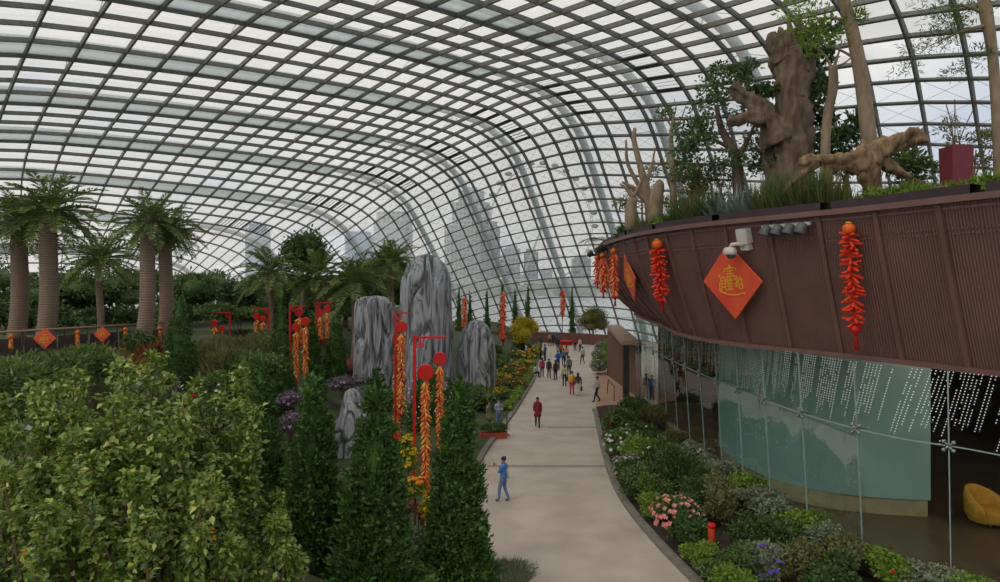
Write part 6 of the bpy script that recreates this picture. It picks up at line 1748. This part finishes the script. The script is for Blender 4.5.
def person(label, px, py, H, face, kind, top, legs, sleeve='top', shank='legs', shoe=(40, 36, 36), hair='short', bag=None, coat=False, Y=None, z=0.0, extra=None, skirt=None):
    """face: heading in degrees, 0 away from the camera, 180 towards it, 90 to the left."""
    g = G(px, py, z)
    rnd = random.Random(hash(label) % 1000 if False else sum(map(ord, label)))
    t = thing('person', label, 'person', (g.x, g.y, z), math.radians(face))
    s = H / 1.70
    J = {k: Vector(v) * s for k, v in pose_joints(kind, s, rnd).items()}
    names, verts, rad, edges, etag = [], [], [], [], []
    def addv(n, co, r):
        names.append(n); verts.append(co); rad.append(r); return len(verts) - 1
    idx = {}
    for n, co in J.items():
        r = RADII.get(n) or RADII[n[:-1]]
        idx[n] = addv(n, co, (r[0] * s, r[1] * s))
    for a, b_, tg in BODY_EDGES:
        edges.append((idx[a], idx[b_])); etag.append(tg)
    # hands: palm, four fingers and a thumb
    for sd, x in (('l', -1), ('r', 1)):
        w, e = J['wr' + sd], J['el' + sd]
        d = (w - e).normalized()
        side = d.cross(Vector((0, 0, 1)) if abs(d.z) < .8 else Vector((0, 1, 0))).normalized()
        nrm = side.cross(d).normalized()
        p = addv('palm', w + d * .05 * s, (.030 * s, .020 * s)); edges.append((idx['wr' + sd], p)); etag.append('skin')
        for k, (o, L) in enumerate(((-.026, .070), (-.009, .080), (.009, .075), (.026, .060))):
            b0 = addv('k', w + d * .088 * s + side * o * s, (.010 * s, .010 * s)); edges.append((p, b0)); etag.append('skin')
            b1 = addv('f', w + d * (.088 + L * .55) * s + side * o * 1.15 * s + nrm * .012 * s, (.009 * s, .009 * s)); edges.append((b0, b1)); etag.append('skin')
            b2 = addv('f', w + d * (.088 + L * .9) * s + side * o * 1.1 * s + nrm * .034 * s, (.008 * s, .008 * s)); edges.append((b1, b2)); etag.append('skin')
        th = addv('t', w + d * .06 * s + side * -x * .045 * s + nrm * .01 * s, (.011 * s, .011 * s)); edges.append((p, th)); etag.append('skin')
        t2 = addv('t', w + d * .095 * s + side * -x * .058 * s + nrm * .025 * s, (.009 * s, .009 * s)); edges.append((th, t2)); etag.append('skin')
    me = bpy.data.meshes.new('skeleton'); me.from_pydata([tuple(v) for v in verts], edges, [])
    bm = bmesh.new(); bm.from_mesh(me); lay = bm.verts.layers.skin.verify(); bm.verts.ensure_lookup_table()
    for v, r in zip(bm.verts, rad): v[lay].radius = r
    bm.verts[0][lay].use_root = True
    bm.to_mesh(me); bm.free()
    o = bpy.data.objects.new('body', me); COL.objects.link(o)
    o.modifiers.new('s', 'SKIN').use_smooth_shade = True
    sb = o.modifiers.new('d', 'SUBSURF'); sb.levels = 1; sb.render_levels = 1
    dg = bpy.context.evaluated_depsgraph_get()
    me2 = bpy.data.meshes.new_from_object(o.evaluated_get(dg))
    o.modifiers.clear(); o.data = me2; bpy.data.meshes.remove(me)
    o.parent = t
    me2.materials.clear(); me2.materials.append(m_skin)
    # which limb each face belongs to
    A = np.array([verts[a] for a, b_ in edges], float); B = np.array([verts[b_] for a, b_ in edges], float)
    RA = np.array([(rad[a][0] + rad[b_][0]) / 2 for a, b_ in edges])
    C = np.array([p.center for p in me2.polygons], float)
    AB = B - A; L2 = np.maximum((AB ** 2).sum(1), 1e-9)
    tt = np.clip(((C[:, None] - A[None]) * AB[None]).sum(2) / L2[None], 0, 1)
    dist = np.linalg.norm(C[:, None] - (A[None] + tt[..., None] * AB[None]), axis=2) / RA[None]
    tags = np.array(etag)[dist.argmin(1)]
    if sleeve != 'top': pass
    groups = {'jacket': [], 'trousers': [], 'shoes': []}
    for p, tg in zip(me2.polygons, tags):
        if tg == 'top' or (tg == 'sleeve' and sleeve == 'top'): groups['jacket'].append(p.index)
        elif tg == 'legs' or (tg == 'shank' and shank == 'legs'): groups['trousers'].append(p.index)
        elif tg == 'shoe': groups['shoes'].append(p.index)
    nv = np.array([v.normal for v in me2.vertices], float); cv = np.array([v.co for v in me2.vertices], float)
    for nm, fl_, rgb, th in (('jacket', groups['jacket'], top, .020 if coat else .012), ('trousers', groups['trousers'], legs, .010), ('shoes', groups['shoes'], shoe, .010)):
        used = sorted({v for f in fl_ for v in me2.polygons[f].vertices}); mp_ = {v: i for i, v in enumerate(used)}
        m = bpy.data.meshes.new(nm)
        m.from_pydata([tuple(cv[v] + nv[v] * th * s) for v in used], [], [[mp_[v] for v in me2.polygons[f].vertices] for f in fl_])
        m.materials.append(cloth(rgb))
        for p in m.polygons: p.use_smooth = True
        c = bpy.data.objects.new(nm, m); COL.objects.link(c); c.parent = t
    h = J['head']; fy = Vector((0, 1, 0))
    # face: nose, eyes, mouth, ears
    mb = MB(); mb.tube([h + Vector((0, .083, .015)) * s, h + Vector((0, .108, -.022)) * s, h + Vector((0, .088, -.03)) * s], [.008 * s, .013 * s, .008 * s], 6)
    for x in (-1, 1): mb.ball(h + Vector((x * .082, .0, -.01)) * s, .022 * s, 6, 4, sc=(.5, .8, 1.3))
    mb.build('nose_and_ears', m_skin, t)
    mb = MB()
    for x in (-1, 1): mb.ball(h + Vector((x * .032, .084, .012)) * s, .011 * s, 6, 4)
    mb.build('eyes', m_eye, t)
    mb = MB(); mb.tube([h + Vector((-.022, .088, -.055)) * s, h + Vector((0, .094, -.057)) * s, h + Vector((.022, .088, -.055)) * s], .006 * s, 5); mb.build('mouth', cloth((160, 84, 76)), t)
    mb = MB()
    mb.ball(h + Vector((0, -.020, .030)) * s, .1 * s, 14, 9, sc=(.92, 1.02, .92))
    if hair in ('long', 'bob'):
        d = .30 if hair == 'long' else .16
        mb.tube([h + Vector((0, -.045, .03)) * s, h + Vector((0, -.075, -.06)) * s, h + Vector((0, -.085, -d)) * s], [.085 * s, .085 * s, .045 * s], 10, squash=(1.05, .6))
    if hair == 'bun': mb.ball(h + Vector((0, -.085, .085)) * s, .045 * s, 10, 6)
    mb.build('hair', m_hair, t)
    if skirt:
        mb = MB(); w = J['pelvis']
        mb.lathe([(.14 * s, w.z + .10 * s), (.19 * s, w.z - .15 * s), (.215 * s, w.z - .34 * s), (.205 * s, w.z - .34 * s)], (w.x, w.y, 0), 16); mb.build('skirt', cloth(skirt), t)
    if bag:
        kind_b, rgb = bag
        if kind_b == 'backpack':
            mb = MB(); c = J['chest'] + Vector((0, -.20, -.04)) * s
            mb.ball(c, .17 * s, 12, 8, sc=(.85, .55, 1.2)); mb.build('backpack', cloth(rgb), t)
        elif kind_b == 'shoulder':
            c = Vector((.20, -.02, .92)) * s
            mb = MB(); mb.ball(c, .13 * s, 12, 8, sc=(.45, 1.05, .85)); b2 = mb.build('handbag', cloth(rgb), t)
            mb = MB(); mb.tube([c + Vector((0, .06, .08)) * s, J['shr'] + Vector((-.05, .09, .04)) * s, J['shl'] * .0 + J['neck'] + Vector((-.09, 0, .0)) * s, J['shr'] + Vector((-.05, -.11, .0)) * s, c + Vector((0, -.06, .08)) * s], .012 * s, 5); mb.build('strap', cloth(rgb), t)
        elif kind_b == 'carrier':
            w = J['wrr'] + Vector((0.0, .0, -.12)) * s
            mb = MB(); mb.box(w + Vector((0.02, 0, -.20)) * s, (.12 * s, .28 * s, .32 * s)); mb.tube([w + Vector((.02, -.09, -.05)) * s, w + Vector((.02, 0, .03)) * s, w + Vector((.02, .09, -.05)) * s], .01 * s, 5); mb.build('bag', cloth(rgb), t, smooth=False)
    if extra == 'phone':
        mb = MB(); w = (J['wrr'] + J['wrl']) / 2 + Vector((0, .10, .06)) * s
        mb.box(w, (.075 * s, .012 * s, .15 * s)); ph = mb.build('phone', m_dark, None, smooth=False)
        ph.location = (g.x, g.y, z); ph.rotation_euler = (0, 0, math.radians(face))
        tag(ph, 'dark phone held up by the woman in blue', 'phone')
    return t

BLK, NVY, GRY, WHT, DNM = (44, 42, 44), (50, 56, 76), (150, 150, 152), (222, 218, 212), (96, 120, 158)
person('woman in bright blue top and jeans raising a phone on the path', 503.5, 501.5, 1.66, 62, 'phone', (74, 128, 206), (104, 132, 172), sleeve='skin', shoe=(120, 84, 70), hair='bun', bag=('shoulder', (196, 186, 170)), extra='phone')
person('woman in long maroon jacket walking away alone on the path', 537.5, 427, 1.66, 178, 'walk', (138, 40, 48), (58, 44, 46), hair='long', coat=True, skirt=(138, 40, 48))
person('man in grey shirt and black trousers striding beside the terracotta strip', 597, 402, 1.72, 100, 'walk', (168, 164, 164), BLK, shoe=BLK)
person('person in magenta jacket with yellow hood, left of the group', 542, 377, 1.62, 10, 'stand', (206, 44, 104), BLK, hair='bob')
person('person in black jacket next to the magenta jacket', 549, 378, 1.62, -20, 'stand', (62, 52, 58), BLK)
person('person in dark top with tan bag in front of the blue coat', 555.5, 380, 1.64, 30, 'bag', (92, 74, 64), BLK, bag=('shoulder', (186, 132, 84)))
person('person in pale yellow-green top with a dark bag in the group', 564.5, 386, 1.66, 10, 'bag', (206, 198, 150), (56, 58, 56), hair='bob', bag=('carrier', (70, 74, 66)))
person('person in bright yellow jacket and red trousers in the group', 572, 395, 1.70, -10, 'stand', (232, 184, 60), (178, 54, 60), bag=('backpack', (226, 178, 60)))
person('person in dark brown top and white trousers with black bag', 578, 396, 1.64, -12, 'bag', (86, 52, 52), (214, 208, 204), hair='long', bag=('carrier', BLK))
person('person in grey-violet jacket behind the yellow jacket', 569, 376, 1.70, 5, 'stand', (128, 120, 134), NVY)
person('man in big royal blue coat in the middle of the group', 558, 370, 1.76, 15, 'folded', (30, 92, 176), NVY, coat=True, bag=('backpack', (28, 86, 170)))
person('person in teal jacket behind the blue coat', 563.5, 366, 1.66, -30, 'stand', (66, 130, 160), NVY)
person('person in orange-brown top at the back of the group', 561, 358, 1.62, 40, 'stand', (192, 104, 62), BLK, hair='long')
person('person in light orange blouse beside the orange-brown top', 566.5, 361, 1.6, -15, 'stand', (214, 152, 112), (90, 70, 66), hair='long')
person('person in black at the back of the group facing the glass', 558, 352, 1.7, 0, 'stand', (64, 56, 66), BLK)
person('person in dark teal jacket near the yellow tree', 545, 361, 1.68, 60, 'stand', (56, 110, 116), NVY)
person('person in dark green top just left of the dark teal jacket', 540.5, 360, 1.62, -70, 'stand', (76, 88, 70), BLK)
person('person in light grey sitting on the kerb of the flower bed', 534.5, 377.5, 1.62, -80, 'sit', (186, 190, 200), (66, 64, 74), hair='bob')
person('person in white shirt and dark trousers walking towards the far wall', 582.5, 364, 1.68, 20, 'walk', (206, 202, 202), (62, 60, 66), bag=('shoulder', GRY))
person('person in dark red top near the far right of the path', 575, 351, 1.66, 160, 'stand', (152, 56, 60), BLK)
person('person in pale shirt beside the dark red top', 580, 352, 1.62, -150, 'stand', (212, 196, 190), (92, 80, 84), hair='bob')
person('person in blue jacket standing by the far low wall', 556, 345, 1.7, 10, 'photo', (92, 116, 160), NVY)
person('person in tan top by the far low wall', 549.5, 346, 1.62, -20, 'stand', (178, 146, 120), (84, 66, 60))
person('person in black by the far low wall between tan and blue', 552.8, 346, 1.66, 5, 'stand', (60, 58, 62), BLK)
person('person in white top under the yellow tree, left one', 526, 359, 1.6, 90, 'stand', (206, 198, 198), (84, 80, 92), hair='long')
person('person in pinkish top under the yellow tree, right one', 533, 357.5, 1.58, -90, 'stand', (196, 152, 144), NVY, hair='bob')
person('person in dark grey right of the yellow tree', 541, 348, 1.68, 0, 'stand', (86, 84, 92), BLK)
person('man in grey-blue shirt and jeans behind the terracotta trough', 498.5, 430, 1.72, -150, 'folded', (150, 160, 176), DNM, hair='short')
person('woman in olive dress beside the man in grey-blue shirt', 489, 430, 1.6, -120, 'stand', (122, 126, 86), (122, 126, 86), hair='bob', skirt=(122, 126, 86))
person('person in brown jacket and grey trousers walking behind the far glass', 646, 398, 1.68, 170, 'walk', (122, 84, 62), (150, 146, 144), z=0.03, bag=('shoulder', BLK))
person('person in blue top behind the far glass, closer to the glass than the brown jacket', 652, 400, 1.7, 150, 'stand', (52, 104, 170), NVY, z=0.03)
# visitor with a maroon parasol beside the left rock
p_ = at(345, 0, 49)
x, y, z = p_
pr = person('person in white holding a maroon parasol on the garden path by the left rock', 500, 400, 1.62, 150, 'phone', (222, 208, 204), (196, 172, 168), hair='bob')
pr.location = (x, y, z)
um = thing('parasol', 'maroon parasol resting behind the person in white by the left rock', 'parasol', (x + .38, y + .25, z + 1.15)); um.rotation_euler = (math.radians(25), math.radians(35), 0)
mb = MB(); mb.lathe([(0.005, 0.42), (0.3, 0.36), (0.6, 0.2), (0.82, -0.05), (0.80, -0.06), (0.58, 0.17), (0.3, .33), (0.005, .39)], n=20); mb.build('canopy', plain('maroon_parasol_cloth', lin(112, 36, 46), None, 4, 0.6), um)
mb = MB(); mb.tube([(0, 0, 0.5), (0, 0, -0.55)], 0.014, 6); mb.build('shaft', m_dark, um)
# ------------------------------------------------------------------ pieces that belong to a part go under that part
UNDER = {'cap': ('lantern', 'post'), 'strap': ('handbag',), 'eyes': ('body',), 'mouth': ('body',), 'nose_and_ears': ('body',), 'lens_dome': ('housing',), 'jagged_splinter': ('trunk',), 'limb': ('trunk',), 'branch': ('trunk',), 'fret_bracket': ('arm',), 'bare_stem': ('box',), 'root': ('body',)}
stem_of = lambda n: n.split('.')[0]
for root in [o for o in SC.objects if o.parent is None and o.get('category')]:
    kids = list(root.children)
    names = {}
    for c in kids:
        names.setdefault(stem_of(c.name), c)
    for c in kids:
        for host in UNDER.get(stem_of(c.name), ()):
            h = names.get(host)
            if h is not None and h is not c and h.location.length < 1e-6:
                c.parent = h
                break
